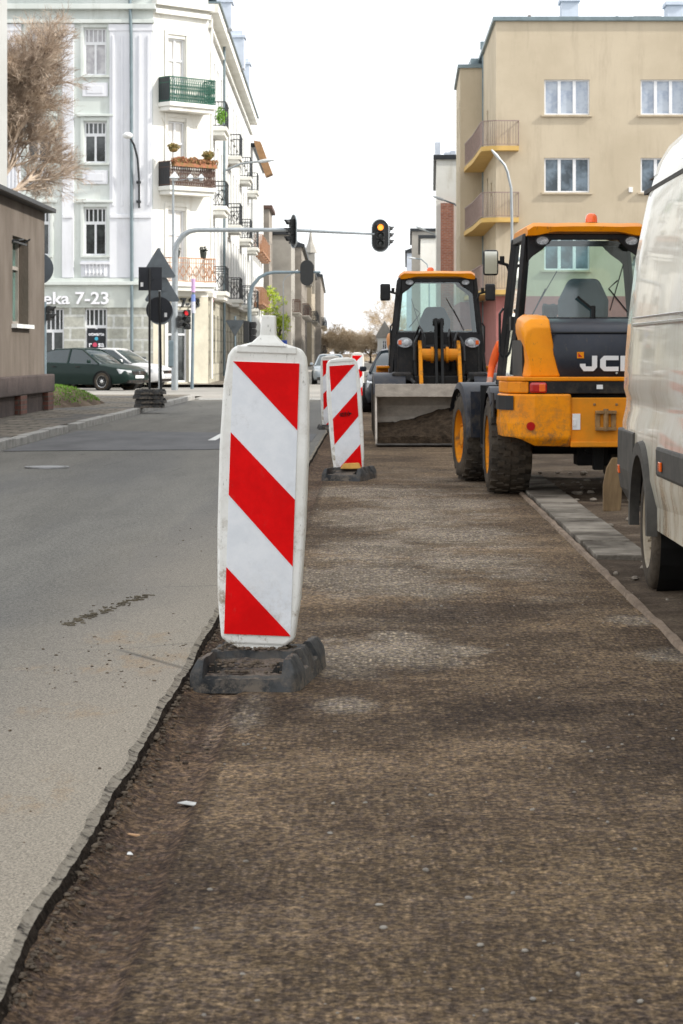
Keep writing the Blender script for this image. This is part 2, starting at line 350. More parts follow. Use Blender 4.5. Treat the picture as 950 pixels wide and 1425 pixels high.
# pavements
b = MB(); b.bx(-40, -4.52, -5, 58.5, -.05, .15); struct('left_pavement', b, m_pave)
b = MB(); y = 4.
while y < 58:
    l = 1.0; dz = .02*nz(y*.7, 2)
    if not (33.5 < y < 44 and nz(y*1.3, 4) > .1): b.box((-4.45+.03*nz(y, 8), y+l/2, .075+dz), (.15, l-.015, .15))
    y += l
struct('left_kerb', b, m_stone, bevel=.012)
b = MB(); b.add([(-60, 76.5, .0), (-4.6, 76.5, 0), (-4.6, 76.5, .15), (-60, 76.5, .15)], [(0,1,2,3)])
b.prism([(-60, 76.5), (-4.6, 76.5), (-4.3, 78), (-11, 330), (-16, 330), (-60, 330)], (0,0,-.02), (1,0,0), (0,1,0), (0,0,.17)); struct('far_left_pavement', b, m_curbpale)
b = MB(); b.prism([(3.0, 78), (60, 78), (60, 330), (-1.9, 330)], (0,0,-.02), (1,0,0), (0,1,0), (0,0,.17)); struct('far_right_pavement', b, m_curbpale)
# right side: kerb slabs lying along the milled edge, dirt beyond
b = MB(); nxs, ys = 26, [3+.25*i for i in range(160)]
for y in ys:
    for j in range(nxs):
        x = 1.255+.012*nz(y*3, 2)+(j/(nxs-1))**1.3*9; b.v.append((x, y, -.002+(.02+.02*min(1, j/4))*(nz(x*1.6, y*.8)+.2)+.008*nz(x*6, y*6)))
for i in range(len(ys)-1):
    for j in range(nxs-1):
        k = i*nxs+j; b.f.append((k, k+1, k+1+nxs, k+nxs)); b.m.append(0)
struct('dirt_verge', b, m_dirt, smooth=True)
b = MB(); y = 13.7
while y < 22:
    l = .98; b.box((1.44+.02*nz(y, 3), y+l/2, .002+.012*nz(y*2)), (.31, l-.012, .06), Matrix.Rotation(R(1.2)*nz(y*3, 9), 3, 'Z')); y += l
struct('kerb_slabs', b, m_curbpale, bevel=.008)
b = MB(); ys = [5+.12*i for i in range(130)]
pr = [[(1.225+.012*nz(y*2, 1), y, -.01), (1.235+.012*nz(y*2, 1), y, .018+.01*nz(y*3, 6)), (1.262+.01*nz(y*3, 2), y, .018+.01*nz(y*4, 7)), (1.275, y, -.02)] for y in ys]
b.loft(pr, closed=False, caps=False)
struct('old_edge_ridge', b, mat('ridge', (.11, .075, .05), .95, .5, 6, .6, 60, c2=(.27, .2, .14)), smooth=True)
# road side beyond the kerb: pavement on the right past the works
b = MB(); b.bx(3.6, 40, 43.2, 60, -.05, .12); struct('right_pavement', b, m_pave)
b = MB(); b.add([(1.27, 50.4, .02), (4, 50.4, .02), (4, 62, .02), (1.27, 62, .02)], [(0,1,2,3)]); b.add([(-.75, 50.4, .03), (1.27, 50.4, .03), (1.27, 58.2, .03), (-.75, 58.2, .03)], [(0,1,2,3)])
struct('asphalt_apron', b, m_asph2)
# stones, crumbs
def pebbles(name, n, fn, m):
    b = MB(); rnd = random.Random(name)
    for i in range(n):
        x, y, z, r = fn(rnd); k = len(b.v)
        if name == 'tar_crumbs': z = -.012+.044*max(0, 1-(x-EDGE)/.07)
        b.ball((x, y, z+r*.25), r, (rnd.uniform(.7, 1.4), rnd.uniform(.7, 1.4), rnd.uniform(.4, .8)), 6, 4)
        for q in range(k, len(b.v)):
            v = b.v[q]; b.v[q] = tuple(v[c]+r*.35*nz(v[0]*60+c*9, v[1]*60, v[2]*60) for c in range(3))
    return tag(obj(name, b, m), {'gravel': 'small pale stones scattered over the brown milled road bed', 'tar_crumbs': 'dark crumbs of broken asphalt lying along the milled edge', 'asphalt_crumbs': 'small dark crumbs scattered on the dusty grey asphalt', 'verge_rubble': 'loose rubble lying in the dirt beside the kerb slabs'}[name], name.replace('_', ' '), kind='stuff')
pebbles('gravel', 700, lambda r: (r.uniform(-.45, 1.6), 4.2+18*r.random()**1.5, 0, r.choice((.002, .002, .003, .003, .004, .007))), mat('pebble', (.12, .10, .08), .8, .4, 9, c2=(.36, .33, .28)))
pebbles('tar_crumbs', 2600, lambda r: (EDGE+.015+.32*r.random()**3.2, 4.2+14*r.random()**1.3, -.004, r.choice((.002, .003, .003, .004, .005, .008))), mat('crumb', (.045, .036, .03), .95, .5, 40, c2=(.19, .15, .11), spec=.1))
pebbles('asphalt_crumbs', 170, lambda r: (EDGE-.06-.55*r.random()**1.7, (r.gauss(8.7, .5) if r.random() < .5 else r.uniform(5, 16)), .048, r.choice((.002, .003, .004, .006))), MATS['crumb'])
pebbles('verge_rubble', 260, lambda r: (1.3+2*r.random(), r.uniform(9, 24), .005, r.choice((.01, .014, .02, .03))), mat('rubble', (.12, .095, .07), .9, .5, 6, c2=(.3, .26, .21)))
m_litter = mat('litter', (.7, .7, .68), .6, .1)
def small(name, label, cat, x, y, z, d, m, rz=.3):
    b = MB(); b.box((0, 0, d[2]/2), d); t = obj(name, b, m, bevel=min(d)*.3); t.location = (x, y, z); t.rotation_euler = (0, 0, rz); return tag(t, label, cat)
small('paper_scrap', 'small white paper scrap lying in the groove beside the broken asphalt edge', 'litter', -.593, 5.72, -.012, (.02, .03, .004), m_litter)
small('cigarette_butt', 'cigarette butt with orange filter in the groove by the broken asphalt edge', 'litter', -.60, 5.93, -.012, (.035, .009, .008), mat('butt', (.6, .35, .18), .7, .2), -.5)
small('clear_wrapper', 'crumpled clear wrapper lying flat on the milled strip below the front beacon', 'litter', -.49, 6.32, -.004, (.035, .06, .003), mat('wrap', (.22, .21, .19), .3, .6, 30, c2=(.5, .5, .48)), .9)
# manhole
b = MB(); b.lathe([(0, .012), (.17, .012), (.175, .006), (.19, .006), (.195, .012), (.22, .012), (.225, 0)], (-3.25, 23.6, .05), (0,0,1), 32)
tag(obj('manhole_cover', b, mat('iron', (.22, .22, .22), .5, .3, 30, .3, metal=.6)), 'round iron manhole cover set in the grey asphalt on the left', 'manhole cover')
# strand of dried plant debris
b = MB(); rnd = random.Random(4)
for i in range(130):
    t = rnd.random(); x = -1.30+.22*t+rnd.gauss(0, .018); y = 10.0+1.2*t+rnd.gauss(0, .05); a = rnd.uniform(0, 6.28); l = rnd.uniform(.01, .035)
    b.box((x, y, .052), (l, .004, .004), Matrix.Rotation(a, 3, 'Z'))
tag(obj('dry_debris', b, mat('debris', (.10, .08, .05), .9, .4)), 'strand of dry brown plant debris on the grey asphalt', 'debris', kind='stuff')

# ---------------------------------------------------------------- warning beacons
g = NG('white_plastic', .5, .25); c = g.mix(g.sm(g.noise(6, 6, .7), .3, .7), (.76, .75, .70), (.88, .875, .84))
mud = g.M('MULTIPLY', g.sm(g.noise(11, 6, .8), .5, .68), g.M('ADD', g.sm(g.z, .75, .1), .22)); c = g.mix(mud, c, (.34, .28, .20))
c = g.mix(g.M('MULTIPLY', g.sm(g.noise(60, 3, .8, (1, 1, .25)), .62, .7), .6), c, (.22, .20, .17)); m_plast = g.done(c, g.noise(40, 3), .12, .004)
g = NG('sheet_white', .5, .2); c = g.mix(g.sm(g.noise(5, 6, .7), .35, .65), (.74, .77, .81), (.84, .86, .89)); c = g.mix(g.M('MULTIPLY', g.sm(g.z, .45, .1), g.sm(g.noise(14, 5, .8), .4, .75)), c, (.42, .37, .31)); c = g.mix(g.M('MULTIPLY', g.sm(g.noise(8, 6, .8), .55, .75), .3), c, (.45, .44, .42)); m_sheet = g.done(c)
g = NG('sheet_red', .5, .12); c = g.mix(g.sm(g.noise(6, 6, .7), .35, .65), (.68, .0, .001), (.82, .001, .002)); c = g.mix(g.M('MULTIPLY', g.sm(g.noise(17, 6, .8, (1, 1, .5)), .58, .75), .35), c, (.42, .10, .08)); m_red = g.done(c)
m_rub = None
g = NG('rubber_foot', .8, .2)
c = g.mix(g.sm(g.noise(7, 6, .7), .35, .65), (.022, .024, .026), (.07, .073, .075))
up = g.t.nodes.new('ShaderNodeNewGeometry'); s_ = g.t.nodes.new('ShaderNodeSeparateXYZ'); g.t.links.new(up.outputs['Normal'], s_.inputs[0])
dm = g.M('MULTIPLY', g.sm(s_.outputs[2], .7, .97), g.sm(g.noise(9, 6, .8), .38, .56))
c = g.mix(dm, c, g.mix(g.sm(g.noise(60, 3, .8), .3, .7), (.05, .038, .03), (.2, .16, .125)))
c = g.mix(g.M('MULTIPLY', g.sm(g.noise(10, 6, .8), .42, .62), g.M('ADD', g.sm(g.z, .07, .0), .35)), c, (.16, .135, .11)); m_rub = g.done(c, g.noise(50, 4, .7), .5, .006)
def foot_mesh():
    nx, ny = 64, 110; W, L = .40, .76; b = MB()
    def hgt(x, y):     # x,y in metres about the centre
        ax, ay = abs(x), abs(y)
        ex = min(1, max(0, (W/2-ax)/.035)); ey = min(1, max(0, (L/2-ay)/.045))
        h = .030+.085*min(ex, ey)**.7
        if ax < .14 and ay > .11: h = min(h, .088-.028*min(1, (ay-.11)/.2))     # sunk ends between the side ridges
        if ax < .14 and ay > .355: h = min(h, .05)
        if .095 < ax < .14 and .16 < ay < .30: h = .022                          # hand pockets
        if ax > .15 and .07 < ay < .16: h = min(h, .06 if ax > .17 else .085)
        if ax < .06 and ay < .07: h = .108
        if ax > .185 and ay < .04: h = .02
        return h+.005*nz(x*16, y*16)+.003*nz(x*60, y*60)
    for i in range(ny+1):
        for j in range(nx+1):
            x = (j/nx-.5)*W; y = (i/ny-.5)*L
            cut = max(0, abs(x)/(W/2)+abs(y)/(L/2)-1.86)
            x *= 1-cut*.5; y *= 1-cut*.3
            edge = i in (0, ny) or j in (0, nx)
            b.v.append((x, y, 0 if edge else hgt(x, y)))
    for i in range(ny):
        for j in range(nx):
            k = i*(nx+1)+j; b.f.append((k, k+1, k+nx+2, k+nx+1)); b.m.append(0)
    return b
def beacon(label, loc, tilt, yaw, mirror, group):
    t = thing('warning_beacon', label, 'beacon', loc, 0, group)
    bd = thing('_', '', ''); bpy.data.objects.remove(bd)
    M = Matrix.Translation((0, 0, -.085 if mirror else 0)) @ Matrix.Rotation(R(yaw), 4, 'Z') @ Matrix.Rotation(R(tilt), 4, 'Y')
    def place(o): o.matrix_local = M; return o
    D = .038
    out = [(-.10,.125),(.10,.125),(.134,.15),(.152,.30),(.161,.55),(.163,.85),(.156,1.08),(.143,1.185),(.125,1.215),(.055,1.235),(-.055,1.235),(-.125,1.215),(-.143,1.185),(-.156,1.08),(-.163,.85),(-.161,.55),(-.152,.30),(-.134,.15)]
    b = MB(); b.prism(out, (0, -D, 0), (1,0,0), (0,0,1), (0, 2*D, 0))
    body = place(obj('beacon_body', b, m_plast, t, bevel=.012, seg=3, smooth=35))
    b = MB(); b.loft([[(-.075, -.05, 1.222), (.075, -.05, 1.222), (.075, .05, 1.222), (-.075, .05, 1.222)], [(-.055, -.045, 1.235), (.055, -.045, 1.235), (.055, .045, 1.235), (-.055, .045, 1.235)], [(-.028, -.028, 1.262), (.028, -.028, 1.262), (.028, .028, 1.262), (-.028, .028, 1.262)], [(-.025, -.025, 1.335), (.025, -.025, 1.335), (.025, .025, 1.335), (-.025, .025, 1.335)]])
    if not mirror: place(obj('lamp_socket', b, m_plast, t, bevel=.004))
    b = MB(); b.bx(-.11, .11, -D-.006, -D+.004, 1.196, 1.222)
    place(obj('rib', b, m_plast, t, bevel=.004))
    b = MB(); b.loft([[(-.10, -.034, .13), (.10, -.034, .13), (.10, .034, .13), (-.10, .034, .13)], [(-.045, -.03, .10), (.045, -.03, .10), (.045, .03, .10), (-.045, .03, .10)], [(-.03, -.028, .06), (.03, -.028, .06), (.03, .028, .06), (-.03, .028, .06)]])
    b.bx(-.022, -.01, -.036, -.02, .085, .12); b.bx(.01, .022, -.036, -.02, .085, .12)
    place(obj('foot_peg', b, m_plast, t, bevel=.003))
    hw, z0, z1 = .122, .165, 1.163; Hh = z1-z0
    b = MB(); b.bx(-hw, hw, -D-.0035, -D+.002, z0, z1); sh = place(obj('reflective_sheet', b, m_sheet, t))
    b = MB(); s = -1 if mirror else 1
    for poly in ([(0,0),(1,0),(1,.245)], [(0,.26),(0,.49),(1,.745),(1,.50)], [(0,.755),(0,1),(1,1),(.97,.99)]):
        b.prism([(s*(u-.5)*2*hw, z1-v*Hh) for u, v in poly], (0, -D-.0058, 0), (1,0,0), (0,0,1), (0, .0015, 0))
    place(obj('red_stripes', b, m_red, t))
    return t
def foot(label, loc, rz, rot=None):
    o = obj('beacon_foot', foot_mesh(), m_rub, smooth=45) if not foot.me else obj('beacon_foot', None, None, me=foot.me)
    foot.me = o.data; o.location = loc; o.rotation_euler = rot or (0, 0, rz)
    return tag(o, label, 'beacon foot', 'rubber feet under the warning beacons')
foot.me = None
BG = 'red and white striped warning beacons along the milled lane'
beacon('large front warning beacon with red stripes falling to the right, nearest the camera', (PX(357, 8.7), 8.72, 0), 1.9, -3, False, BG)
foot('dirty grey rubber foot covered in crumbs under the large front beacon', (PX(361, 8.7), 8.74, -.002), R(-7), (R(0.3), R(-.8), R(-7)))
beacon('second warning beacon with worn scrawled red stripes rising to the right', (PX(487, 22.4), 22.4, 0), -3.8, 3, True, BG)
foot('black rubber foot with a yellow wedge on it under the second beacon', (PX(486, 22.4), 22.4, 0), R(-11))
beacon('third warning beacon half hidden behind the left edge of the second one', (PX(462, 35.5), 35.5, 0), -1.0, 0, True, BG)
foot('rubber foot under the third beacon standing on the milled edge', (PX(460, 35.5), 35.5, 0), R(4))
beacon('farthest warning beacon showing only above the second one', (PX(497, 57.5), 57.5, .04), 0, 0, True, BG)
foot('rubber foot of the farthest beacon before the crossing', (PX(497, 57.5), 57.5, .032), R(4))
b = MB(); rnd = random.Random(21); Mf = Matrix.Rotation(R(-7), 3, 'Z')
for i in range(420):
    x = rnd.gauss(-.02, .075); y = rnd.uniform(-.34, .30); x = max(-.13, min(.13, x)); r = rnd.choice((.003, .004, .006, .009)); k = len(b.v)
    p = Mf @ Vector((x, y, 0)); b.ball((PX(361, 8.7)+p.x, 8.74+p.y, (.064 if abs(y) > .30 else (.078 if abs(y) > .12 else .116))+r*.2), r, (rnd.uniform(.8, 1.5), rnd.uniform(.8, 1.5), .6), 6, 4)
tag(obj('crumb_litter', b, MATS['crumb']), 'brown crumbs of earth and tar lying on top of the front rubber foot', 'crumbs', kind='stuff')
# scrawl on the second beacon
b = MB(); sx = [(-.055, .02), (-.045, .045), (-.03, .01), (-.02, .05), (-.005, .012), (.005, .05), (.02, .02), (.03, .055), (.04, .02), (.055, .035)]
b.tube([(x, 0, z) for x, z in sx], .006, 4); b.tube([(x, .0, .058-z) for x, z in sx], .005, 4)
q = obj('scrawl', b, mat('ink', (.01, .01, .01), .5)); q.parent = bpy.data.objects['warning_beacon.001']; q.location = (-.040, -.047, .585); q.rotation_euler = (0, R(-8), R(3))
b = MB(); b.loft([[(-.10, -.05, 0), (.10, -.05, 0), (.10, .06, 0), (-.10, .06, 0)], [(-.075, -.035, .05), (.07, -.035, .06), (.08, .04, .055), (-.06, .04, .05)]])
q = obj('wooden_wedge', b, mat('wedgewood', (.55, .30, .06), .7, .3, 12), bevel=.01); q.location = (PX(488, 22.2), 22.25, .105); tag(q, 'yellow wooden wedge stuck on the foot of the second beacon', 'wedge')
# ================================================================ vehicles
m_yel = mat('yellow_paint', (.76, .26, .0), .45, .12, 3, .02, 30, c2=(.88, .33, .0), spec=.25, coat=.06)
def grime(name, lo, hi, rough, spec, zmax, dirt=(.16, .10, .05)):
    g = NG(name, rough, spec); c = g.mix(g.sm(g.noise(2.5, 5, .6), .3, .7), lo, hi)
    c = g.mix(g.M('MULTIPLY', g.sm(g.noise(8, 7, .8), .42, .66), g.M('ADD', g.sm(g.z, zmax, .3), .10)), c, dirt)
    c = g.mix(g.M('MULTIPLY', g.sm(g.noise(34, 4, .8, (1, 1, .4)), .60, .68), .45), c, (.10, .07, .045))
    return g.done(c, g.noise(20, 4), .08, .01)
m_yel = MATS['yellow_paint'] = grime('yellow_paint', (.78, .245, .0), (.90, .315, .0), .42, .28, 1.0)
m_yel2 = mat('dusty_yellow_paint', (.55, .22, .015), .55, .3, 5, .05, 30, c2=(.80, .26, .004), spec=.25)
m_rim = mat('dirty_rim', (.20, .11, .04), .7, .3, 9, .1, 30, c2=(.66, .24, .01), spec=.15, thr=(.34, .5))
m_blk = mat('black_paint', (.006, .006, .007), .45, .3, 5, c2=(.016, .016, .017), spec=.25)
m_hood = mat('charcoal_paint', (.014, .018, .028), .45, .2, 3, c2=(.026, .030, .042), spec=.3)
m_rubber = mat('tyre_rubber', (.028, .026, .024), .85, .4, 6, .4, 50, c2=(.115, .092, .068), spec=.1)
m_dark = mat('dark_metal', (.010, .010, .010), .6, .4, 6, spec=.25)
m_steel = mat('bucket_steel', (.34, .29, .24), .55, .3, 6, .2, 30, c2=(.60, .53, .45), stretch=(1, 1, 1.5))
m_bdark = mat('worn_dark_steel', (.03, .027, .024), .55, .4, 6, c2=(.11, .095, .08))
m_blk = grime('black_paint', (.006, .006, .007), (.016, .016, .018), .42, .3, 1.4, (.07, .055, .04))
m_hood = grime('charcoal_paint', (.014, .018, .028), (.026, .030, .042), .42, .3, 1.1, (.09, .075, .06))
m_soil = mat('soil', (.018, .013, .009), .95, .4, 12, 1., 50, c2=(.085, .06, .04), spec=.1)
m_chrome = mat('chrome', (.6, .6, .6), .2, .1, metal=1.)
m_lens_r = mat('red_lens', (.45, .01, .01), .15, .1, coat=.5)
m_lens_o = mat('orange_lens', (.85, .13, .01), .2, .1, coat=.5)
m_lens_w = mat('clear_lens', (.62, .64, .66), .12, .2, 30, coat=.6)
m_lamp = mat('lamp_glass', (.14, .15, .16), .1, .6, 45, c2=(.75, .77, .8), coat=.5)
m_white = mat('white_paint', (.78, .78, .78), .4, .04)
m_seat = mat('seat_fabric', (.05, .065, .08), .8, .2)
m_grey = mat('grey_plastic', (.03, .03, .03), .6, .2, 6, spec=.25)
def glass(name, tint, gl=.5):
    m = bpy.data.materials.new(name); m.use_nodes = True; t = m.node_tree; n = t.nodes; n.remove(n['Principled BSDF'])
    a = n.new('ShaderNodeBsdfTransparent'); a.inputs[0].default_value = (*tint, 1)
    g = n.new('ShaderNodeBsdfGlossy'); g.inputs['Roughness'].default_value = .03; g.inputs[0].default_value = (.95, 1, 1, 1)
    f = n.new('ShaderNodeFresnel'); f.inputs[0].default_value = 1.5
    mm = n.new('ShaderNodeMath'); mm.operation = 'MULTIPLY_ADD'; mm.inputs[1].default_value = 1.2; mm.inputs[2].default_value = gl
    mx = n.new('ShaderNodeMixShader'); t.links.new(f.outputs[0], mm.inputs[0]); t.links.new(mm.outputs[0], mx.inputs[0])
    t.links.new(a.outputs[0], mx.inputs[1]); t.links.new(g.outputs[0], mx.inputs[2]); t.links.new(mx.outputs[0], n['Material Output'].inputs[0])
    return m
m_glass = glass('cab_glass', (.70, .86, .84), .05)
m_cglass = mat('car_glass', (.02, .035, .04), .06, .1, spec=.9)
m_mirror = mat('mirror_glass', (.55, .55, .5), .05, .02, metal=1.)

def wheel_parts(t, c, r, w_, side, rim_m, lug=True, rimr=.62, name='wheel'):
    """side = direction (+1/-1 local x) the outer face looks"""
    prof = [(r*rimr, .5), (r*.80, .52), (r*.93, .47), (r*.985, .36), (r, .15), (r, -.15), (r*.985, -.36), (r*.93, -.47), (r*.80, -.52), (r*rimr, -.5)]
    b = MB(); b.lathe([(p[0]*(.965 if lug else 1), p[1]*w_) for p in prof], c, (side, 0, 0), 48)
    if lug:
        n = 22
        for k in range(n):
            for sg in (-1, 1):
                a = 2*math.pi*(k+(.5 if sg > 0 else 0))/n
                for q in range(3):
                    a2 = a+sg*0+q*.06; x = sg*(.10+.135*q)*w_*1.05
                    rr = r*(.985 if q < 2 else .955)
                    p = Vector(c)+Vector((x, math.sin(a2)*rr*.985, math.cos(a2)*rr*.985))
                    b.box(p, (w_*.17, r*.115, r*.06), Matrix.Rotation(-a2, 3, 'X'))
    ty = obj(name, b, m_rubber, t, smooth=50)
    b = MB(); s = .5*w_
    b.lathe([(r*rimr*1.02, s*.98), (r*rimr*.95, s*.9), (r*rimr*.9, s*.55), (r*rimr*.5, s*.45), (r*rimr*.45, s*.62), (r*.22, s*.66), (r*.20, s*.85), (.001, s*.88)], c, (side, 0, 0), 32)
    for k in range(8):
        a = 2*math.pi*k/8; p = Vector(c)+Vector((side*s*.66, math.sin(a)*r*.34, math.cos(a)*r*.34)); b.cyl(p, p+Vector((side*.02, 0, 0)), .012*r/.4, 6)
    obj('rim', b, rim_m, ty, smooth=40)
    b = MB(); b.lathe([(r*rimr*1.03, -s*.98), (r*rimr*.9, -s*.4), (.001, -s*.3)], c, (side, 0, 0), 24); obj('inner_rim', b, m_dark, ty, smooth=40)
    return ty

def make_loader(label, loc, rz, load, art=0.):
    t = thing('wheel_loader', label, 'loader', loc, rz, 'yellow and black compact wheel loaders')
    r = .415
    for (x, y) in ((-.71, 0), (.71, 0), (-.71, 2.1), (.71, 2.1)):
        wheel_parts(t, (x, y, r), r, .35, 1 if x > 0 else -1, m_rim)
    # frames
    b = MB(); b.bx(-.30, .30, -.85, 1.15, .42, .86); b.cyl((-.5, 0, r), (.5, 0, r), .085, 12); b.bx(-.13, .13, -.15, .15, .24, .6)
    b.bx(-.20, .20, 1.05, 1.45, .45, .62); b.bx(-.20, .20, 1.05, 1.45, .8, .95)
    b.cyl((-.05, -.3, .38), (-.05, 1.8, .38), .04, 8); b.bx(-.04, .05, -.5, -.42, .22, .5)
    obj('rear_chassis', b, m_dark, t, bevel=.01)
    b = MB(); b.bx(-.34, .34, 1.45, 2.55, .40, .88); b.cyl((-.5, 2.1, r), (.5, 2.1, r), .085, 12)
    obj('front_chassis', b, m_dark, t, bevel=.01)
    # counterweight: two corner blocks and a recessed middle plate
    for s in (-1, 1):
        b = MB()
        pl = [(.28, -1.0), (.58, -1.0), (.70, -.96), (.79, -.87), (.83, -.70), (.84, -.40), (.28, -.40)]
        rings = []
        for (z, k) in ((.43, .90), (.50, .97), (.62, 1.), (.86, .985)):
            rings.append([(s*(.28+(x-.28)*k), (-.40+(y+.40)*(k if z < .5 else 1)), z+((.05 if x < .75 else .13) if (x > .65 and z < .45) else 0)) for x, y in pl])
        b.loft(rings)
        o = obj('counterweight', b, m_yel, t, bevel=.018, seg=3)
        b = MB(); b.cyl((s*.61, -1.006, .60), (s*.61, -.99, .60), .035, 20); obj('reflector', b, m_lens_r, o)
        b = MB(); b.cyl((s*.57, -1.008, .60), (s*.57, -1.0, .60), .004, 6)
        b.prism([(.60, .80), (.865, .84), (.865, .66), (.72, .66)], (0, 0, 0), (s*1, 0, 0), (0, 0, 1), (0, 0, 0)) if False else None
    b = MB(); b.bx(-.285, .285, -.972, -.42, .44, .83); b.bx(-.285, .285, -.995, -.90, .43, .475)
    mp = obj('hitch_plate', b, m_yel2, t, bevel=.008)
    b = MB(); b.bx(-.085, .085, -1.02, -.97, .70, .725); b.bx(-.085, .085, -1.02, -.97, .565, .59); b.cyl((0, -1.0, .56), (0, -1.0, .74), .022, 10)
    b.bx(-.085, -.045, -.985, -.968, .59, .70); b.bx(.045, .085, -.985, -.968, .59, .70)
    for x in (-.09, .09): b.cyl((x, -.98, .775), (x, -.968, .775), .012, 8)
    obj('tow_hitch', b, mat('hitch_metal', (.25, .14, .05), .5, .5, 12) if 'hitch_metal' not in MATS else MATS['hitch_metal'], t, bevel=.003)
    b = MB(); b.bx(-.27, -.205, -.979, -.970, .57, .70); b.bx(-.262, -.24, -.988, -.975, .60, .655); obj('lock_plate', b, m_white, t, bevel=.002)
    # black tail band with lights, yellow trim above it
    b = MB(); b.prism([(-.62, -.955), (.62, -.955), (.62, -.3), (-.62, -.3)], (0, 0, .862), (1,0,0), (0,1,0), (0,0,.10)); obj('tail_band', b, m_blk, t, bevel=.006)
    for s in (-1, 1):
        b = MB(); b.box((s*.545, -.965, .91), (.14, .045, .088)); o = obj('tail_light', b, m_lens_r, t, bevel=.02, seg=3)
        b = MB(); b.box((s*.515, -.985, .91), (.05, .016, .06)); obj('indicator', b, m_lens_o, o, bevel=.004)
    b = MB(); b.bx(.10-.17, .15-.17, -.962, -.953, .90, .935); b.bx(.30, .34, -.962, -.953, .90, .925); obj('label_sticker', b, m_white, t)
    b = MB(); b.prism([(-.82, -.60), (-.79, -.84), (-.66, -.965), (.66, -.965), (.79, -.84), (.82, -.60), (.82, -.2), (-.82, -.2)], (0, 0, .964), (1,0,0), (0,1,0), (0,0,.034)); obj('body_trim', b, m_yel, t, bevel=.008)
    b = MB()
    for s in (-1, 1):
        b = MB(); b.prism([(s*.622, -.958), (s*.69, -.94), (s*.78, -.84), (s*.82, -.60), (s*.82, -.42), (s*.622, -.42)], (0, 0, .866), (1,0,0), (0,1,0), (0,0,.096)); obj('hip_panel', b, m_yel, t, bevel=.01)
        b = MB(); b.prism([(s*.745, -.925), (s*.80, -.875), (s*.845, -.70), (s*.855, -.55), (s*.83, -.55), (s*.79, -.83)], (0, 0, .73), (1,0,0), (0,1,0), (0,0,.115)); obj('corner_pad', b, m_grey, t)
    # hood
    prof = [(-.86, .998), (-.90, 1.08), (-.895, 1.20), (-.84, 1.34), (-.74, 1.415), (-.5, 1.455), (.33, 1.49), (.33, .998)]
    b = MB(); rings = []
    for x in (-.465, -.45, -.39, .39, .45, .465):
        e = .0 if abs(x) < .40 else (.03 if abs(x) < .46 else .09)
        rings.append([(x*(.80+.2*min(1, max(0, (z-1.)/.4))), y+(e if y < 0 else 0), z-(e*.5 if z > 1.1 else 0)) for y, z in prof])
    b.loft(rings); hood = obj('engine_hood', b, m_hood, t, smooth=35)
    b = MB(); b.box((0, -.832, 1.358), (.86, .012, .012), Matrix.Rotation(R(-30), 3, 'X')); obj('hood_seam', b, m_dark, hood)
    b = MB(); b.cyl((.1, -.905, 1.03), (.1, -.895, 1.03), .010, 10); obj('hood_lock', b, m_chrome, hood)
    # badge: JCB letters and small orange square
    uu, vv = (1, 0, 0), (0, -.06, 1)
    GL = {'J': [(.0,.04),(.03,0),(.11,0),(.14,.03),(.14,.125),(.098,.125),(.098,.038),(.046,.038),(.046,.06),(0,.06)],
          'C': [(.0,.03),(.03,0),(.15,0),(.15,.036),(.046,.036),(.046,.089),(.15,.089),(.15,.125),(.03,.125),(0,.095)],
          'B': [(.0,0),(.12,0),(.15,.028),(.15,.05),(.137,.0625),(.15,.075),(.15,.097),(.12,.125),(0,.125)]}
    for i, ch in enumerate('JCB'):
        b = MB(); b.prism(GL[ch], (-.20+.165*i, -.9035, 1.045), uu, Vector(vv).normalized(), (0, -.006, 0)); lt = obj('badge_letter', b, m_white, t)
        if ch == 'B':
            for z0 in (.032, .078):
                b = MB(); b.prism([(.044, z0), (.105, z0), (.105, z0+.019), (.044, z0+.019)], (-.20+.165*i, -.910, 1.045), uu, Vector(vv).normalized(), (0, -.002, 0)); obj('letter_counter', b, m_hood, lt)
    b = MB(); b.box((-.195, -.9015, 1.175), (.056, .008, .052)); o = obj('badge_square', b, m_yel, t)
    b = MB(); b.prism([(-.018, -.015), (.014, -.015), (-.018, .017)], (-.195, -.9065, 1.175), (1,0,0), (0,0,1), (0, -.002, 0)); obj('badge_mark', b, m_lens_r, o)
    # yellow shoulders over the rear wheels
    for s in (-1, 1):
        b = MB(); rings = []
        for (y, k, zt) in ((-.85, .85, -.10), (-.79, .97, -.03), (-.60, 1., 0), (-.2, .86, .01), (.05, .8, .02), (.33, .6, .02)):
            pp = [(.355, .998), (.64, .998), (.62, 1.12), (.63, 1.24), (.665, 1.34), (.67, 1.41), (.65, 1.465), (.59, 1.50), (.44, 1.50)]
            rings.append([(s*(x if x < .505 else .505+(x-.505)*k), y, 1.0+(z-1.0)*(1 if z < 1.1 else 1)+(zt if z > 1.1 else 0)) for x, z in pp])
        b.loft(rings); obj('rear_shoulder', b, m_yel, t, bevel=.015, seg=3, smooth=50)
        b = MB(); b.bx(s*.52, s*.64, -.58, .3, 1.0, 1.30); obj('side_grille', b, m_blk, t)
        # fenders
        b = MB(); rings = []
        for k in range(13):
            a = R(-40+k*13); rr = .475
            for_ = (math.sin(a), math.cos(a))
            y, z = -.02-for_[0]*rr*-1, r+for_[1]*rr+.02
            rings.append([(s*.50, y, z), (s*.87, y, z), (s*.885, y, z-.05), (s*.87, y-.0, z-.03), (s*.50, y, z-.03)])
        b.loft(rings); obj('rear_fender', b, m_hood, t, smooth=40)
        b = MB(); rings = []
        for k in range(15):
            a = R(-88+k*10.5); rr = .485
            y, z = 2.1+math.sin(a)*rr, r+math.cos(a)*rr+.02
            rings.append([(s*.46, y, z), (s*.88, y, z), (s*.90, y, z-.06), (s*.87, y, z-.03), (s*.46, y, z-.03)])
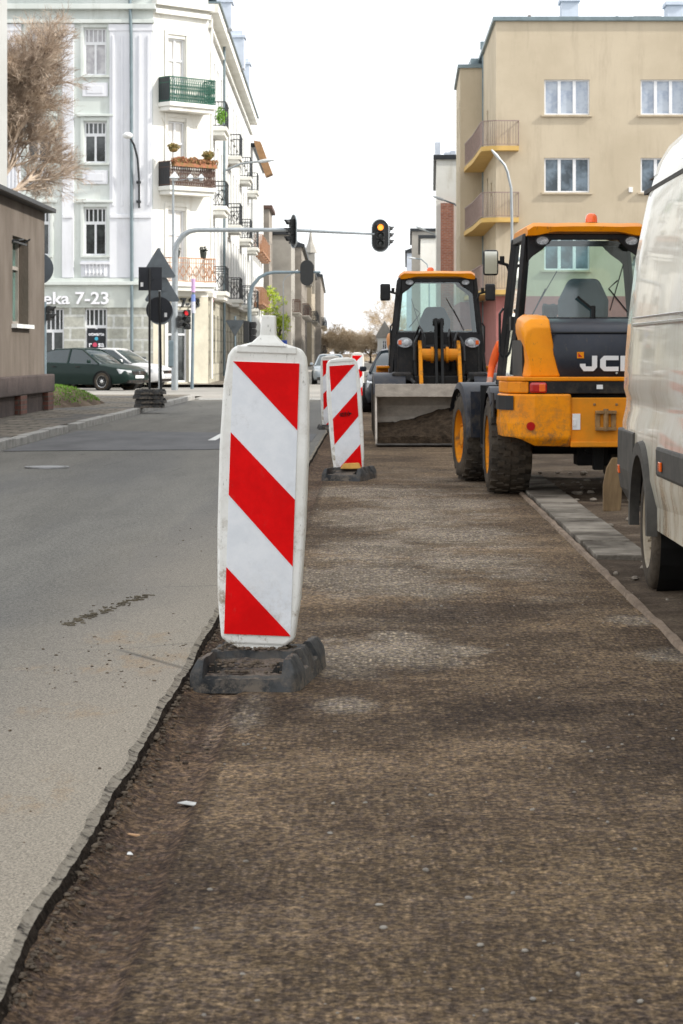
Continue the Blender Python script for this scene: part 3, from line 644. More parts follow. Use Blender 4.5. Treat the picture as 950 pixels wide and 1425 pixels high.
        b.loft(rings); b.prism([(s*.46, 0), (s*.86, 0), (s*.86, .42), (s*.46, .42)], (0, 1.60, .42), (1,0,0), (0,0,1), (0, .025, 0))
        obj('front_fender', b, m_hood, t, smooth=40)
        b = MB(); b.prism([(-.46, .66), (-.46, .86), (-.20, .86), (-.28, .66)], (s*.86, 0, 0), (0,1,0), (0,0,1), (s*.012, 0, 0)); obj('step_pad', b, m_grey, t)
        b = MB(); b.bx(s*.62, s*.84, .62, 1.28, .34, .37); b.bx(s*.62, s*.80, .62, 1.28, .60, .63); b.bx(s*.62, s*.84, .60, .63, .34, .9); b.bx(s*.62, s*.84, 1.27, 1.30, .34, .9); obj('boarding_step', b, m_dark, t)
    # cab shell: pillars around open glass
    cabp = lambda x, y, z: (x, y, z)
    P = {}
    wr, wf = (.50, .64), None
    def W(z): return .625-(z-.95)/(2.22-.95)*.125
    def YF(z): return 1.62-(z-.95)/(2.22-.95)*.16
    def YR(z): return .34+(z-1.49)*.10 if z > 1.49 else .34
    b = MB()
    for s in (-1, 1):
        b.beam((s*W(.9), YF(.9), .9), (s*W(2.22), YF(2.22), 2.22), .06, .07); b.beam((s*W(1.0), .36, 1.0), (s*W(2.22), YR(2.22)+.02, 2.22), .05, .07)
        b.beam((s*W(2.2), YR(2.2), 2.2), (s*W(2.2), YF(2.2), 2.2), .06, .06); b.beam((s*W(.92), .36, .92), (s*W(.92), YF(.92), .92), .06, .08)
        b.beam((s*W(1.30), .75, 1.0), (s*W(2.2), .72, 2.2), .03, .04)
    b.beam((-.5, YR(2.2), 2.2), (.5, YR(2.2), 2.2), .05, .05); b.beam((-.5, YF(2.2), 2.19), (.5, YF(2.2), 2.19), .05, .05)
    b.beam((-.6, .36, 1.47), (.6, .36, 1.47), .04, .07)
    b.beam((-.60, YF(1.45), 1.45), (.60, YF(1.45), 1.45), .05, .05)
    # black corner gussets round the rear and front glass
    for (yy, sgn) in ((YR(2.1)+.0, -1), (YF(2.1), 1)):
        for s in (-1, 1):
            b.prism([(s*.50, 2.20), (s*.50, 1.98), (s*.455, 2.03), (s*.37, 2.09), (s*.29, 2.17), (s*.28, 2.20)], (0, yy+sgn*.012, 0), (1,0,0), (0,0,1), (0, .015, 0))
    obj('cab_frame', b, m_blk, t, bevel=.012)
    b = MB(); b.bx(-.50, .50, .30, .42, 1.0, 1.46); b.bx(-.58, .58, .38, 1.68, .88, .95); b.prism([(-.60, .88), (.60, .88), (.60, 1.44), (-.60, 1.44)], (0, 1.665, 0), (1,0,0), (0,0,1), (0, .03, 0)); obj('cab_floor', b, m_blk, t)
    for nm, q in (('rear_window', [(-.53, YR(1.5), 1.5), (.53, YR(1.5), 1.5), (.475, YR(2.19), 2.19), (-.475, YR(2.19), 2.19)]), ('windshield', [(-.565, YF(1.45), 1.45), (.565, YF(1.45), 1.45), (.48, YF(2.18), 2.18), (-.48, YF(2.18), 2.18)])):
        b = MB(); b.quad(*q); obj(nm, b, m_glass, t)
    for s in (-1, 1):
        b = MB(); b.quad((s*W(.98), .40, .98), (s*W(.98), YF(.98)-.04, .98), (s*W(2.17), YF(2.17)-.04, 2.17), (s*W(2.17), .44, 2.17)); d = obj('side_window', b, m_glass, t)
        b = MB(); b.tube([(s*(W(1.3)+.03), 1.5, 1.15), (s*(W(1.3)+.055), 1.5, 1.2), (s*(W(1.3)+.055), 1.5, 1.55), (s*(W(1.3)+.02), 1.5, 1.6)], .012, 6); b.box((s*(W(1.45)+.03), .62, 1.45), (.05, .16, .12)); obj('door_handle', b, m_blk, d)
        b = MB(); x = s*.63; b.tube([(s*.53, 1.60, 1.90), (s*.57, 1.60, 2.0), (s*.66, 1.60, 2.03)], .016, 6); b.tube([(s*.615, 1.60, 2.02), (s*.615, 1.60, 2.08)], .022, 6)
        ar = obj('mirror_arm', b, m_dark, t)
        b = MB(); b.box((s*.72, 1.60, 2.02), (.14, .05, .235)); o = obj('mirror', b, m_blk, t, bevel=.03, seg=3)
        b = MB(); b.box((s*.72, 1.571, 2.02), (.115, .004, .205)); obj('mirror_face', b, m_mirror, o, bevel=.0)
    # roof with a wavy lip
    b = MB(); rings = []
    for i in range(21):
        x = -.515+1.03*i/20; u = abs(x)/.515
        lo = 2.235-.035*min(1, max(0, (u-.55)/.3)); hi = 2.30+.018*(1-u*u)-(.02 if u > .97 else 0)+.012*min(1, max(0, (u-.55)/.3))*(u < .97)
        rings.append([(x, .24, lo+.004), (x, .22, hi-.035), (x, .30, hi), (x, 1.44, hi), (x, 1.57, hi-.035), (x, 1.55, lo+.004)])
    b.loft(rings); obj('roof', b, m_yel, t, smooth=35)
    b = MB(); b.cyl((.06, .42, 2.31), (.06, .42, 2.325), .055, 20); bs = obj('beacon_base', b, m_dark, t)
    b = MB(); b.lathe([(.052, 0), (.052, .035), (.046, .06), (.028, .078), (.001, .082)], (.06, .42, 2.325), (0,0,1), 20); obj('beacon_lamp', b, m_lens_o, t, smooth=60)
    for (y, dy) in ((.245, -1), (1.52, 1)):
        for s in (-1, 1):
            b = MB(); b.lathe([(.03, -.03), (.062, 0), (.068, .02), (.056, .02), (.050, .004)], (0, 0, 0), (0, dy, -.15), 20); o = obj('work_light', b, m_grey, t, smooth=40)
            o.location = (s*.385, y, 2.16); o.scale = (1, 1, .66)
            b = MB(); b.lathe([(.001, .006), (.03, .010), (.052, .010)], (0, 0, 0), (0, dy, -.15), 20); obj('lens', b, m_lamp, o, smooth=60)
    # wipers
    b = MB(); b.tube([(.36, YR(1.55)-.02, 1.55), (.20, YR(1.7)-.025, 1.75), (.28, YR(1.95)-.025, 1.82)], .007, 5); b.tube([(.33, YR(1.9)-.025, 1.96), (.21, YR(1.6)-.025, 1.56)], .006, 4)
    b.cyl((.06, .30, 1.46), (.06, .30, 1.60), .02, 6); b.box((.0, .30, 1.615), (.2, .02, .02), Matrix.Rotation(R(40), 3, 'Y')); obj('rear_wiper', b, m_dark, t)
    b = MB(); b.tube([(-.36, YF(1.5)+.02, 1.5), (-.22, YF(1.75)+.02, 1.78)], .007, 5); b.tube([(-.30, YF(1.6)+.02, 1.62), (-.12, YF(1.95)+.02, 1.94)], .006, 4); obj('front_wiper', b, m_dark, t)
    # inside
    b = MB(); b.loft([[(-.22, .52, 1.15), (.22, .52, 1.15), (.22, 1.0, 1.12), (-.22, 1.0, 1.12)], [(-.21, .52, 1.27), (.21, .52, 1.27), (.21, 1.0, 1.22), (-.21, 1.0, 1.22)]])
    b.loft([[(-.21, .50, 1.25), (.21, .50, 1.25), (.21, .62, 1.25), (-.21, .62, 1.25)], [(-.22, .46, 1.65), (.22, .46, 1.65), (.22, .57, 1.65), (-.22, .57, 1.65)], [(-.13, .44, 1.84), (.13, .44, 1.84), (.13, .53, 1.84), (-.13, .53, 1.84)]])
    b.bx(-.18, .18, .55, .95, .95, 1.15); obj('seat', b, m_seat, t, bevel=.04, seg=3)
    b = MB(); b.lathe([(.155, 0), (.17, .015), (.155, .03), (.142, .015), (.155, 0)], (.0, 1.30, 1.42), (0, -.5, 1), 20); b.cyl((0, 1.45, .95), (0, 1.31, 1.42), .04, 8); b.box((0, 1.31, 1.425), (.29, .03, .02)); b.bx(-.30, .30, 1.40, 1.62, .95, 1.30)
    b.bx(.30, .50, .5, 1.1, .95, 1.32); b.beam((-.33, .9, 1.3), (-.33, 1.0, 1.5), .03); obj('steering_console', b, m_blk, t, bevel=.008)
    # front panel, lamps and loader arm
    b = MB(); b.bx(-.56, .56, 1.69, 1.80, .62, 1.30); b.bx(-.64, -.36, 1.75, 2.3, .80, .93); b.bx(.36, .64, 1.75, 2.3, .80, .93); obj('front_panel', b, m_blk, t, bevel=.03)
    for s in (-1, 1):
        b = MB(); b.lathe([(.001, -.05), (.05, -.05), (.075, 0), (.078, .04), (.001, .041)], (0, 0, 0), (0, 1, 0), 20)
        for q in range(len(b.v)): v = b.v[q]; b.v[q] = (s*.46+v[0]*1.32, 1.86+v[1], 1.33+v[2]*.88)
        b_ = 0; b.cyl((s*.44, 1.70, 1.28), (s*.44, 1.86, 1.31), .02, 8); o = obj('headlight', b, m_lamp, t, smooth=40)
        b = MB(); b.ball((s*.435, 1.900, 1.33), .045, (1, .3, 1)); obj('lens', b, m_lens_w, o, smooth=True)
        b = MB(); b.box((s*.525, 1.902, 1.33), (.045, .012, .06)); obj('indicator', b, m_lens_o, o, bevel=.004)
    for s in (-1, 1):
        b = MB(); b.prism([(1.86, .62), (2.3, .58), (2.3, .9), (2.14, 1.28), (1.86, 1.36)], (s*.30, 0, 0), (0,1,0), (0,0,1), (s*.04, 0, 0)); obj('arm_tower', b, m_dark, t, bevel=.01)
        b = MB(); b.prism([(1.92, 1.28), (2.05, 1.36), (2.30, 1.25), (2.85, .72), (3.22, .36), (3.20, .20), (3.05, .20), (2.66, .58), (2.1, 1.08), (1.92, 1.16)], (s*.235, 0, 0), (0,1,0), (0,0,1), (s*.05, 0, 0)); obj('lift_arm', b, m_rim, t, bevel=.01)
        b = MB(); b.cyl((s*.40, 1.95, .75), (s*.40, 2.5, .86), .045, 10); b.cyl((s*.40, 2.45, .85), (s*.34, 2.78, .78), .025, 8); obj('lift_cylinder', b, m_dark, t)
    b = MB(); b.cyl((-.24, 2.28, 1.16), (.24, 2.28, 1.16), .085, 16); b.cyl((-.12, 2.28, 1.16), (-.08, 2.28, 1.16), .11, 16); b.cyl((.12, 2.28, 1.16), (.08, 2.28, 1.16), .11, 16); obj('torque_tube', b, m_yel2, t, bevel=.005)
    b = MB(); b.prism([(2.15, 1.62), (2.25, 1.66), (2.42, 1.2), (2.62, .78), (2.52, .72), (2.25, 1.1)], (-.05, 0, 0), (0,1,0), (0,0,1), (.04, 0, 0)); b.prism([(2.15, 1.62), (2.25, 1.66), (2.42, 1.2), (2.62, .78), (2.52, .72), (2.25, 1.1)], (.03, 0, 0), (0,1,0), (0,0,1), (.04, 0, 0)); b.cyl((-.06, 2.2, 1.6), (.09, 2.2, 1.6), .05, 12); obj('tilt_lever', b, m_dark, t, bevel=.006)
    b = MB(); b.cyl((.01, 1.9, .95), (.01, 2.12, 1.42), .05, 12); b.cyl((.01, 2.12, 1.42), (.01, 2.2, 1.6), .028, 8); b.beam((.01, 2.58, .76), (.01, 3.16, .62), .06, .05); obj('tilt_cylinder', b, m_dark, t)
    for (x0, x1, z0) in ((-.28, -.20, 1.45), (-.24, -.33, 1.4), (.27, .20, 1.5), (.24, .34, 1.42), (.31, .22, 1.55), (-.16, -.12, 1.5)):
        b = MB(); b.tube([(x0, 1.90, .95), (x0*1.05, 1.98, z0-.15), ((x0+x1)/2, 2.06, z0), (x1, 2.2, z0-.1), (x1, 2.32, 1.08)], .016, 6); obj('hydraulic_hose', b, m_blk, t)
    # bucket: curved shell with cheeks
    if not load:
        b = MB(); b.bx(-.34, .34, 3.15, 3.22, .25, .62); b.bx(-.34, .34, 3.12, 3.16, .56, .62); obj('quick_hitch', b, m_dark, t, bevel=.01)
        fnt = [c for c in t.children if c.name.split('.')[0] in ('front_chassis','front_fender','arm_tower','lift_arm','lift_cylinder','torque_tube','tilt_lever','tilt_cylinder','hydraulic_hose','quick_hitch')]+[c for c in t.children if c.name.startswith('wheel') and c.data.vertices[0].co.y > 1]
        for c in fnt: c.matrix_local = Matrix.Translation((0, 1.1, 0)) @ Matrix.Rotation(art, 4, 'Z') @ Matrix.Translation((0, -1.1, 0)) @ c.matrix_local
        return t
    BW = .86
    cur = [(4.12, .03), (3.50, .03), (3.34, .08), (3.25, .20), (3.22, .36), (3.26, .52), (3.36, .66), (3.47, .76), (3.60, .79)]
    inn = [(p[0]+dx, p[1]+dz) for p, (dx, dz) in zip(cur, [(0, .018), (0, .022), (.02, .025), (.025, .015), (.028, 0), (.022, -.015), (.018, -.02), (.008, -.024), (0, -.035)])]
    b = MB(); n = len(cur)
    for x0, x1 in ((-BW, BW),):
        b.prism(cur+inn[::-1], (x0, 0, 0), (0,1,0), (0,0,1), (x1-x0, 0, 0))
    bk = obj('bucket', b, m_steel, t, bevel=.004)
    for s in (-1, 1):
        b = MB(); b.prism(cur[:]+[(3.62, .74), (3.72, .55), (4.0, .25), (4.12, .10)], (s*BW, 0, 0), (0,1,0), (0,0,1), (s*.022, 0, 0)); obj('cheek_plate', b, m_steel, bk, bevel=.003)
    b = MB(); b.bx(-BW-.022, BW+.022, 3.56, 3.70, .695, .705); b.bx(-BW-.022, BW+.022, 3.69, 3.71, .625, .79); obj('spill_guard', b, m_steel, bk, bevel=.004)
    b = MB(); b.prism([(4.05, .022), (4.2, .024), (4.2, .034), (4.05, .055)], (-BW-.02, 0, 0), (0,1,0), (0,0,1), (2*BW+.04, 0, 0)); obj('cutting_edge', b, m_bdark, bk)
    if load:
        b = MB(); nx, ny = 60, 40
        for i in range(ny+1):
            for j in range(nx+1):
                x = -BW+.01+(2*BW-.02)*j/nx; v = i/ny; y = 4.13-.81*v
                u = (x+BW)/(2*BW)     # towards the camera's right = small x
                pile = .17+.19*math.exp(-((x+.22)/.62)**2)
                z = .06+pile*min(1, v*1.35)**.55*1.15+.035*nz(x*7, y*7)+.018*nz(x*22, y*22)
                if i == 0: z = .02
                elif i < 3: z = max(z, .13+.03*nz(x*9, 3))
                b.v.append((x, y, z))
        for i in range(ny):
            for j in range(nx): k = i*(nx+1)+j; b.f.append((k, k+1, k+nx+2, k+nx+1)); b.m.append(0)
        so = obj('soil_heap', b, m_soil, smooth=True); so.location = loc; so.rotation_euler = (0, 0, rz)
        tag(so, 'heap of dark wet soil lying in the bucket of the far loader', 'soil')
    return t
L1 = make_loader('wheel loader parked nearest, seen from behind with white letters on its charcoal hood', (1.845, 20.2, 0), R(1.9), False, R(6.2))
L2 = make_loader('farther wheel loader facing the camera with soil in its lowered bucket', (.86, 34.15, 0), R(180.6), True)

# ---------------------------------------------------------------- van
g = NG('dirty_cream_paint', .22, .5); g.b.inputs['Coat Weight'].default_value = .4
c = g.mix(g.sm(g.noise(1.2, 4, .5), .3, .7), (.60, .555, .44), (.68, .64, .53))
c = g.mix(g.M('MULTIPLY', g.sm(g.noise(3, 7, .75, (1, 1.4, .5)), .45, .68), g.M('ADD', g.sm(g.z, 1.2, .35), .28)), c, (.36, .27, .17))
c = g.mix(g.M('MULTIPLY', g.sm(g.noise(26, 4, .8, (1, 1, .3)), .58, .7), .3), c, (.33, .27, .19)); m_van = g.done(c, g.noise(1.6, 2), .35, .02)
m_vblk = mat('van_plastic', (.035, .033, .03), .65, .3, 8, c2=(.085, .078, .066), spec=.25)
def make_van():
    t = thing('delivery_van', 'dirty cream delivery van parked at the right edge, its rear wheel in view', 'van', (1.36, 12.0, 0), 0)
    # local: x into the van, y = along street (rear at +1.32)
    def sec(z):
        pts = [(.33, .10), (.40, .035), (.46, .02), (.57, .0), (.95, .012), (1.15, .02), (1.35, .035), (1.72, .075), (2.03, .135), (2.22, .19), (2.32, .25), (2.40, .34), (2.45, .48)]
        for (a, b_) in zip(pts, pts[1:]):
            if a[0] <= z <= b_[0]: return a[1]+(b_[1]-a[1])*(z-a[0])/(b_[0]-a[0])
        return .48
    R_ = .32; WY = 0.0; RR = .375
    zs = [.33, .40, .46, .57, .70, .82, .90, .95, 1.0, 1.15, 1.35, 1.5, 1.72, 1.88, 2.03, 2.13, 2.22, 2.32, 2.40, 2.45]
    b = MB(); ysn = [-4.2, -3.2, -2.2, -1.4, -.9, -.6]+[-RR+2*RR*i/16 for i in range(17)]+[.6, .9, 1.1, 1.2, 1.26, 1.30, 1.32]
    def inset(y): return .0 if y < 1.1 else (.02 if y < 1.22 else (.05 if y < 1.28 else (.10 if y < 1.31 else .17)))
    def rowx(y, z): return sec(z)+inset(y)
    for i, y in enumerate(ysn):
        arch = R_+math.sqrt(max(0, RR*RR-(y-WY)**2)) if abs(y-WY) < RR else 0
        for z in zs:
            zz = max(z, arch) if arch else z
            bow = .006*math.sin((y+4)*1.1)
            b.v.append((rowx(y, zz)+bow+(.016 if .83 <= zz <= .95 else 0), y-(max(0, zz-1.3)*.10 if y > 1.0 else 0), zz))
    nzs = len(zs)
    for i in range(len(ysn)-1):
        for j in range(nzs-1):
            k = i*nzs+j; b.f.append((k, k+1, k+1+nzs, k+nzs)); b.m.append(0)
    k0 = len(b.v); i = len(ysn)-1
    # back face and far side + roof
    bk = [b.v[i*nzs+j] for j in range(nzs)]; m_ = [(1.75-x, y, z) for x, y, z in bk]
    b.add(bk+m_, [(j, j+1, nzs+j+1, nzs+j) for j in range(nzs-1)])
    fr = [b.v[j] for j in range(nzs)]; m2 = [(1.75-x, y, z) for x, y, z in fr]
    b.add(m2+m_, [(j, j+1, nzs+j+1, nzs+j) for j in range(nzs-1)])
    b.add([fr[-1], bk[-1], m_[-1], m2[-1]], [(0,1,2,3)]); b.add(fr+m2, [(j, j+1, nzs+j+1, nzs+j) for j in range(nzs-1)])
    obj('body', b, m_van, t, smooth=50)
    b = MB(); b.bx(sec(2.09)-.014, sec(2.10)+.02, -4, 1.16, 2.07, 2.092); b.bx(sec(2.16)-.006, sec(2.16)+.03, -4, 1.14, 2.15, 2.158); obj('roof_seam', b, m_vblk, t)
    b = MB(); b.bx(sec(1.36)-.022, sec(1.36)+.03, -4, .62, 1.335, 1.352); b.bx(sec(1.36)-.022, sec(1.36)+.03, -4, .62, 1.378, 1.384); b.bx(sec(1.36)+.001, sec(1.36)+.03, -4, .62, 1.35, 1.38); obj('slide_rail', b, m_chrome, t, bevel=.003)
    b = MB(); b.bx(-.008, .03, -4.2, -.60, .60, .75); b.bx(-.008, .03, .40, 1.0, .60, .75) if False else None
    obj('side_moulding', b, m_vblk, t, bevel=.02)
    # black lower quarter and bumper behind the wheel
    b = MB(); rings = []
    for y, k in ((.36, 0), (.7, 0), (1.1, .0), (1.24, .015), (1.31, .06), (1.345, .14)):
        rings.append([(k+.00-.012, y, .78), (k-.016, y, .57), (k+.0, y, .46), (k+.09-.02, y, .34), (k+.2, y, .33), (k+.2, y, .78)])
    b.loft(rings); b.bx(.14, 1.61, 1.30, 1.37, .36, .60); obj('rear_bumper', b, m_vblk, t, bevel=.008)
    b = MB(); rings = []
    for k in range(17):
        a = R(-98+k*196/16); y = math.sin(a); z = math.cos(a); x0 = -.028
        rings.append([(x0+.05, y*(RR-.02), R_+z*(RR-.02)), (x0, y*(RR-.015), R_+z*(RR-.015)), (x0, y*(RR+.05), R_+z*(RR+.05)), (x0+.05, y*(RR+.065), R_+z*(RR+.065))])
    b.loft([[(p[0], p[1], max(p[2], .30)) for p in r] for r in rings]); obj('arch_flare', b, m_vblk, t, smooth=40)
    b = MB(); b.lathe([(.36, 0), (.37, .25), (.1, .3)], (.05, 0, R_+.01), (1, 0, 0), 24); obj('wheel_well', b, m_dark, t)
    wheel_parts(t, (.12, 0, .32), .32, .20, -1, mat('wheel_cover', (.30, .25, .18), .6, .3, 10), False, .66)
    for (y, z) in ((-.85, .66), (1.02, .56)):
        b = MB(); b.box((-.016, y, z), (.012, .075, .045)); obj('side_marker', b, m_lens_o, t, bevel=.004)
    b = MB(); b.bx(.02, .06, -4.2, -.44, .33, .56); obj('sill', b, m_van, t)
    b = MB(); b.bx(.3, 1.5, -4.1, 1.2, .3, .36); obj('underbody', b, m_dark, t)
    b = MB()
    for z in (.95, 1.6): b.bx(.20, .26, 1.29, 1.31, z, z+.09)
    b.bx(.14, .17, 1.25, 1.30, .85, 1.1); obj('rear_hinge', b, m_vblk, t)
    return t
make_van()
# board leaning upright by the van
b = MB(); b.loft([[(-.06, -.02, 0), (.07, -.02, 0), (.07, .03, 0), (-.06, .03, 0)], [(-.07, -.02, .2), (.075, -.02, .2), (.075, .03, .2), (-.07, .03, .2)], [(-.05, -.015, .33), (.06, -.015, .33), (.06, .02, .33), (-.05, .02, .33)], [(-.01, -.01, .41), (.05, -.01, .41), (.05, .015, .41), (-.01, .015, .41)]])
o = obj('wooden_board', b, mat('raw_wood', (.09, .055, .025), .85, .4, 4, .3, 30, c2=(.25, .165, .08), stretch=(4, 1, .7)), bevel=.008); o.location = (PX(850, 17.8), 17.8, 0); o.rotation_euler = (R(-6), R(3), 0); tag(o, 'rough brown wooden board standing upright in the dirt behind the van', 'board')

# ---------------------------------------------------------------- cars
def make_car(label, loc, rz, paint, sc=.86, estate=False, plate=True, grp=None):
    t = thing('parked_car', label, 'car', loc, rz, grp); t.scale = (sc, sc, sc)
    W = .87
    # lower body stations: y(forward), halfwidth, z bottom, z belt
    st = [(-2.3, .62, .38, .74), (-2.22, .74, .28, .92), (-1.9, .83, .22, .98), (-1.2, .87, .2, .98), (0, .88, .2, .95), (.9, .87, .2, .93), (1.4, .86, .2, .88), (1.9, .82, .22, .80), (2.2, .72, .28, .70), (2.32, .58, .36, .58)]
    def ring(y, w_, zb, zt):
        h = zt-zb
        return [(-w_*.92, y, zb), (-w_, y, zb+.3*h), (-w_*1.0, y, zb+.62*h), (-w_*.94, y, zt-.03), (-w_*.75, y, zt+.01), (0, y, zt+.035), (w_*.75, y, zt+.01), (w_*.94, y, zt-.03), (w_, y, zb+.62*h), (w_, y, zb+.3*h), (w_*.92, y, zb)]
    b = MB(); b.loft([ring(*s) for s in st]); obj('body', b, paint, t, smooth=45)
    gh = [(-1.95, .70, .97, .60), (-1.35, .74, 1.30, .56), (-.85, .76, 1.43, .55), (0, .77, 1.46, .55), (.35, .77, 1.43, .55), (.75, .77, 1.22, .63), (1.18, .78, .92, .74)]
    if estate: gh[0] = (-2.15, .72, 1.0, .62); gh[1] = (-1.9, .74, 1.36, .57)
    b = MB(); b.loft([[(-wb, y, .90), (-wt, y, zt-.03), (-wt*.7, y, zt), (wt*.7, y, zt), (wt, y, zt-.03), (wb, y, .90)] for (y, wb, zt, wt) in gh]); obj('greenhouse', b, m_cglass, t, smooth=30)
    b = MB(); rr = [(-1.33, 1.305, .555), (-.85, 1.437, .555), (0, 1.467, .555), (.37, 1.433, .555)]
    b.loft([[(-w_, y, z-.045), (-w_*.98, y, z-.01), (-w_*.7, y, z+.012), (w_*.7, y, z+.012), (w_*.98, y, z-.01), (w_, y, z-.045)] for y, z, w_ in rr])
    for s in (-1, 1):
        b.beam((s*.555, .37, 1.40), (s*.755, 1.16, .92), .055, .04); b.beam((s*.56, -1.33, 1.27), (s*.71, -1.93, .96), .14, .05)
        b.beam((s*.565, -.15, 1.42), (s*.775, -.15, .93), .06, .02)
    obj('roof', b, paint, t, smooth=30)
    for s in (-1, 1):
        for y in (-1.36, 1.36):
            b = MB(); b.lathe([(.36, 0), (.36, .2)], (s*.70, y, .32), (s, 0, 0), 24); b.lathe([(.36, .178), (.001, .178)], (s*.70, y, .32), (s, 0, 0), 24); obj('wheel_arch', b, m_dark, t)
            wheel_parts(t, (s*.80, y, .31), .31, .19, s, m_chrome if plate else m_dark, False, .66)
        b = MB(); b.loft([[(s*.44, 2.30, .56), (s*.44, 2.30, .68), (s*.44, 2.1, .72), (s*.44, 2.1, .56)], [(s*.62, 2.24, .56), (s*.62, 2.24, .69), (s*.62, 2.0, .74), (s*.62, 2.0, .56)], [(s*.775, 2.06, .58), (s*.775, 2.06, .70), (s*.775, 1.9, .75), (s*.775, 1.9, .58)]]); obj('headlight', b, m_lens_w, t)
        b = MB(); b.box((s*.93, .85, 1.0), (.16, .09, .12)); obj('mirror', b, paint, t, bevel=.03)
        b = MB(); b.bx(s*.60, s*.78, -2.26, -2.15, .66, .84); obj('tail_light', b, m_lens_r, t)
        b = MB(); b.bx(s*.865, s*.885, .25, .42, .80, .83); obj('door_handle', b, m_blk, t); b = MB(); b.bx(s*.865, s*.888, -.75, -.58, .81, .84); obj('door_handle', b, m_blk, t)
    b = MB(); b.bx(-.40, .40, 2.27, 2.335, .54, .66); b.bx(-.62, .62, 2.20, 2.33, .26, .36); gr = obj('grille', b, m_blk, t, bevel=.01)
    b = MB(); b.lathe([(.055, 0), (.055, .012), (.042, .012), (.042, .0)], (0, 2.335, .61), (0, 1, 0), 16); b.beam((-.03, 2.342, .64), (0, 2.342, .58), .01); b.beam((.03, 2.342, .64), (0, 2.342, .58), .01); obj('emblem', b, m_chrome, gr)
    b = MB(); b.bx(-.26, .26, 2.33, 2.35, .42, .52); obj('number_plate', b, m_white, t)
    return t
mc = lambda n, c, c2=None: mat(n, c, .35, .1, 3, coat=.1, spec=.2, c2=c2)
p_green = mc('dark_green_paint', (.008, .022, .018)); p_w = mc('white_car_paint', (.62, .62, .62)); p_blk = mc('dark_blue_paint', (.012, .016, .025)); p_sil = mc('silver_paint', (.30, .34, .38))
make_car('dark green saloon car standing at the crossing behind the grass mound', (-8.75, 71.6, .06), R(-118), p_green)
make_car('white car mostly hidden behind the dark green saloon', (-8.3, 75.3, .06), R(-112), p_w)
make_car('dark blue car waiting just left of the far loader', (.62, 48.6, .0), R(177), p_blk, plate=False)
make_car('silver blue car far down the street left of the second beacon', (-1.55, 85, .06), R(180), p_sil, sc=.72, plate=False)
# ================================================================ buildings
def wall(b, p0, u, W, H, ops=(), depth=.14, back=True):
    """front face with real openings; p0 bottom-left corner seen from outside, u horizontal dir; reveals go inward"""
    p0 = Vector(p0); u = Vector(u).normalized(); n_in = Vector((0,0,1)).cross(u)    # points into the wall for u left->right seen from outside
    us = sorted({0, W, *[o[0] for o in ops], *[o[1] for o in ops]}); vs = sorted({0, H, *[o[2] for o in ops], *[o[3] for o in ops]})
    P = lambda a, z, d=0: p0+u*a+Vector((0,0,z))+n_in*d
    for i in range(len(us)-1):
        for j in range(len(vs)-1):
            cu, cv = (us[i]+us[i+1])/2, (vs[j]+vs[j+1])/2
            if any(o[0] < cu < o[1] and o[2] < cv < o[3] for o in ops): continue
            b.quad(P(us[i], vs[j]), P(us[i+1], vs[j]), P(us[i+1], vs[j+1]), P(us[i], vs[j+1]))
    for (a, c, z0, z1) in [o[:4] for o in ops]:
        b.quad(P(a, z0), P(a, z0, depth), P(a, z1, depth), P(a, z1)); b.quad(P(c, z0), P(c, z1), P(c, z1, depth), P(c, z0, depth))
        b.quad(P(a, z0), P(c, z0), P(c, z0, depth), P(a, z0, depth)); b.quad(P(a, z1), P(a, z1, depth), P(c, z1, depth), P(c, z1))
        b.quad(P(a-.05, z0-.05, depth+.06), P(c+.05, z0-.05, depth+.06), P(c+.05, z1+.05, depth+.06), P(a-.05, z1+.05, depth+.06))
WC = {}
def window(parent, p0, u, W, H, kind, fm, pm, depth=.14, sill=None, name='window'):
    """window in an opening; p0 = its lower left corner on the wall face"""
    key = (round(W, 2), round(H, 2), kind, fm.name, pm.name, depth, bool(sill))
    u = Vector(u).normalized(); n_in = Vector((0,0,1)).cross(u)
    M = Matrix((u, n_in, Vector((0,0,1)))).transposed().to_4x4(); M.translation = Vector(p0)
    if key not in WC:
        f = .055; b = MB(); y0, y1 = depth-.05, depth+.02
        b.bx(0, f, y0, y1, 0, H); b.bx(W-f, W, y0, y1, 0, H); b.bx(f, W-f, y0, y1, 0, f); b.bx(f, W-f, y0, y1, H-f, H)
        if kind == 'transom':
            t = H*.68; b.bx(f, W-f, y0+.005, y1, t-.05, t+.05); b.bx(W/2-.035, W/2+.035, y0+.003, y1, f, t-.05)
            for k in range(1, 5): b.bx(W*k/5-.018, W*k/5+.018, y0+.01, y1, t+.05, H-f)
        elif kind == 'triple':
            for k in (1, 2): b.bx(W*k/3-.055, W*k/3+.055, y0-.005, y1, f, H-f)
        elif kind == 'cross':
            b.bx(W/2-.04, W/2+.04, y0+.003, y1, f, H-f); b.bx(f, W/2-.04, y0+.006, y1, H*.66-.03, H*.66+.03); b.bx(W/2+.04, W-f, y0+.006, y1, H*.66-.03, H*.66+.03)
        me = []; o = obj(name, b, fm); me.append(o.data); bpy.data.objects.remove(o)
        b = MB(); b.quad((f*.5, depth, f*.5), (W-f*.5, depth, f*.5), (W-f*.5, depth, H-f*.5), (f*.5, depth, H-f*.5)); o = obj('pane', b, pm); me.append(o.data); bpy.data.objects.remove(o)
        if sill: b = MB(); b.bx(-.10, W+.10, -.09, depth-.05, -.07, -.004); o = obj('sill', b, sill); me.append(o.data); bpy.data.objects.remove(o)
        WC[key] = me
    me = WC[key]; o = obj(name, None, None, parent, me=me[0]); o.matrix_local = M
    p = obj('pane', None, None, o, me=me[1])
    if sill: obj('sill', None, None, o, me=me[2])
    return o
m_fr = mat('window_frame', (.72, .73, .75), .5, .05)
m_frd = mat('old_window_frame', (.30, .27, .24), .6, .2)
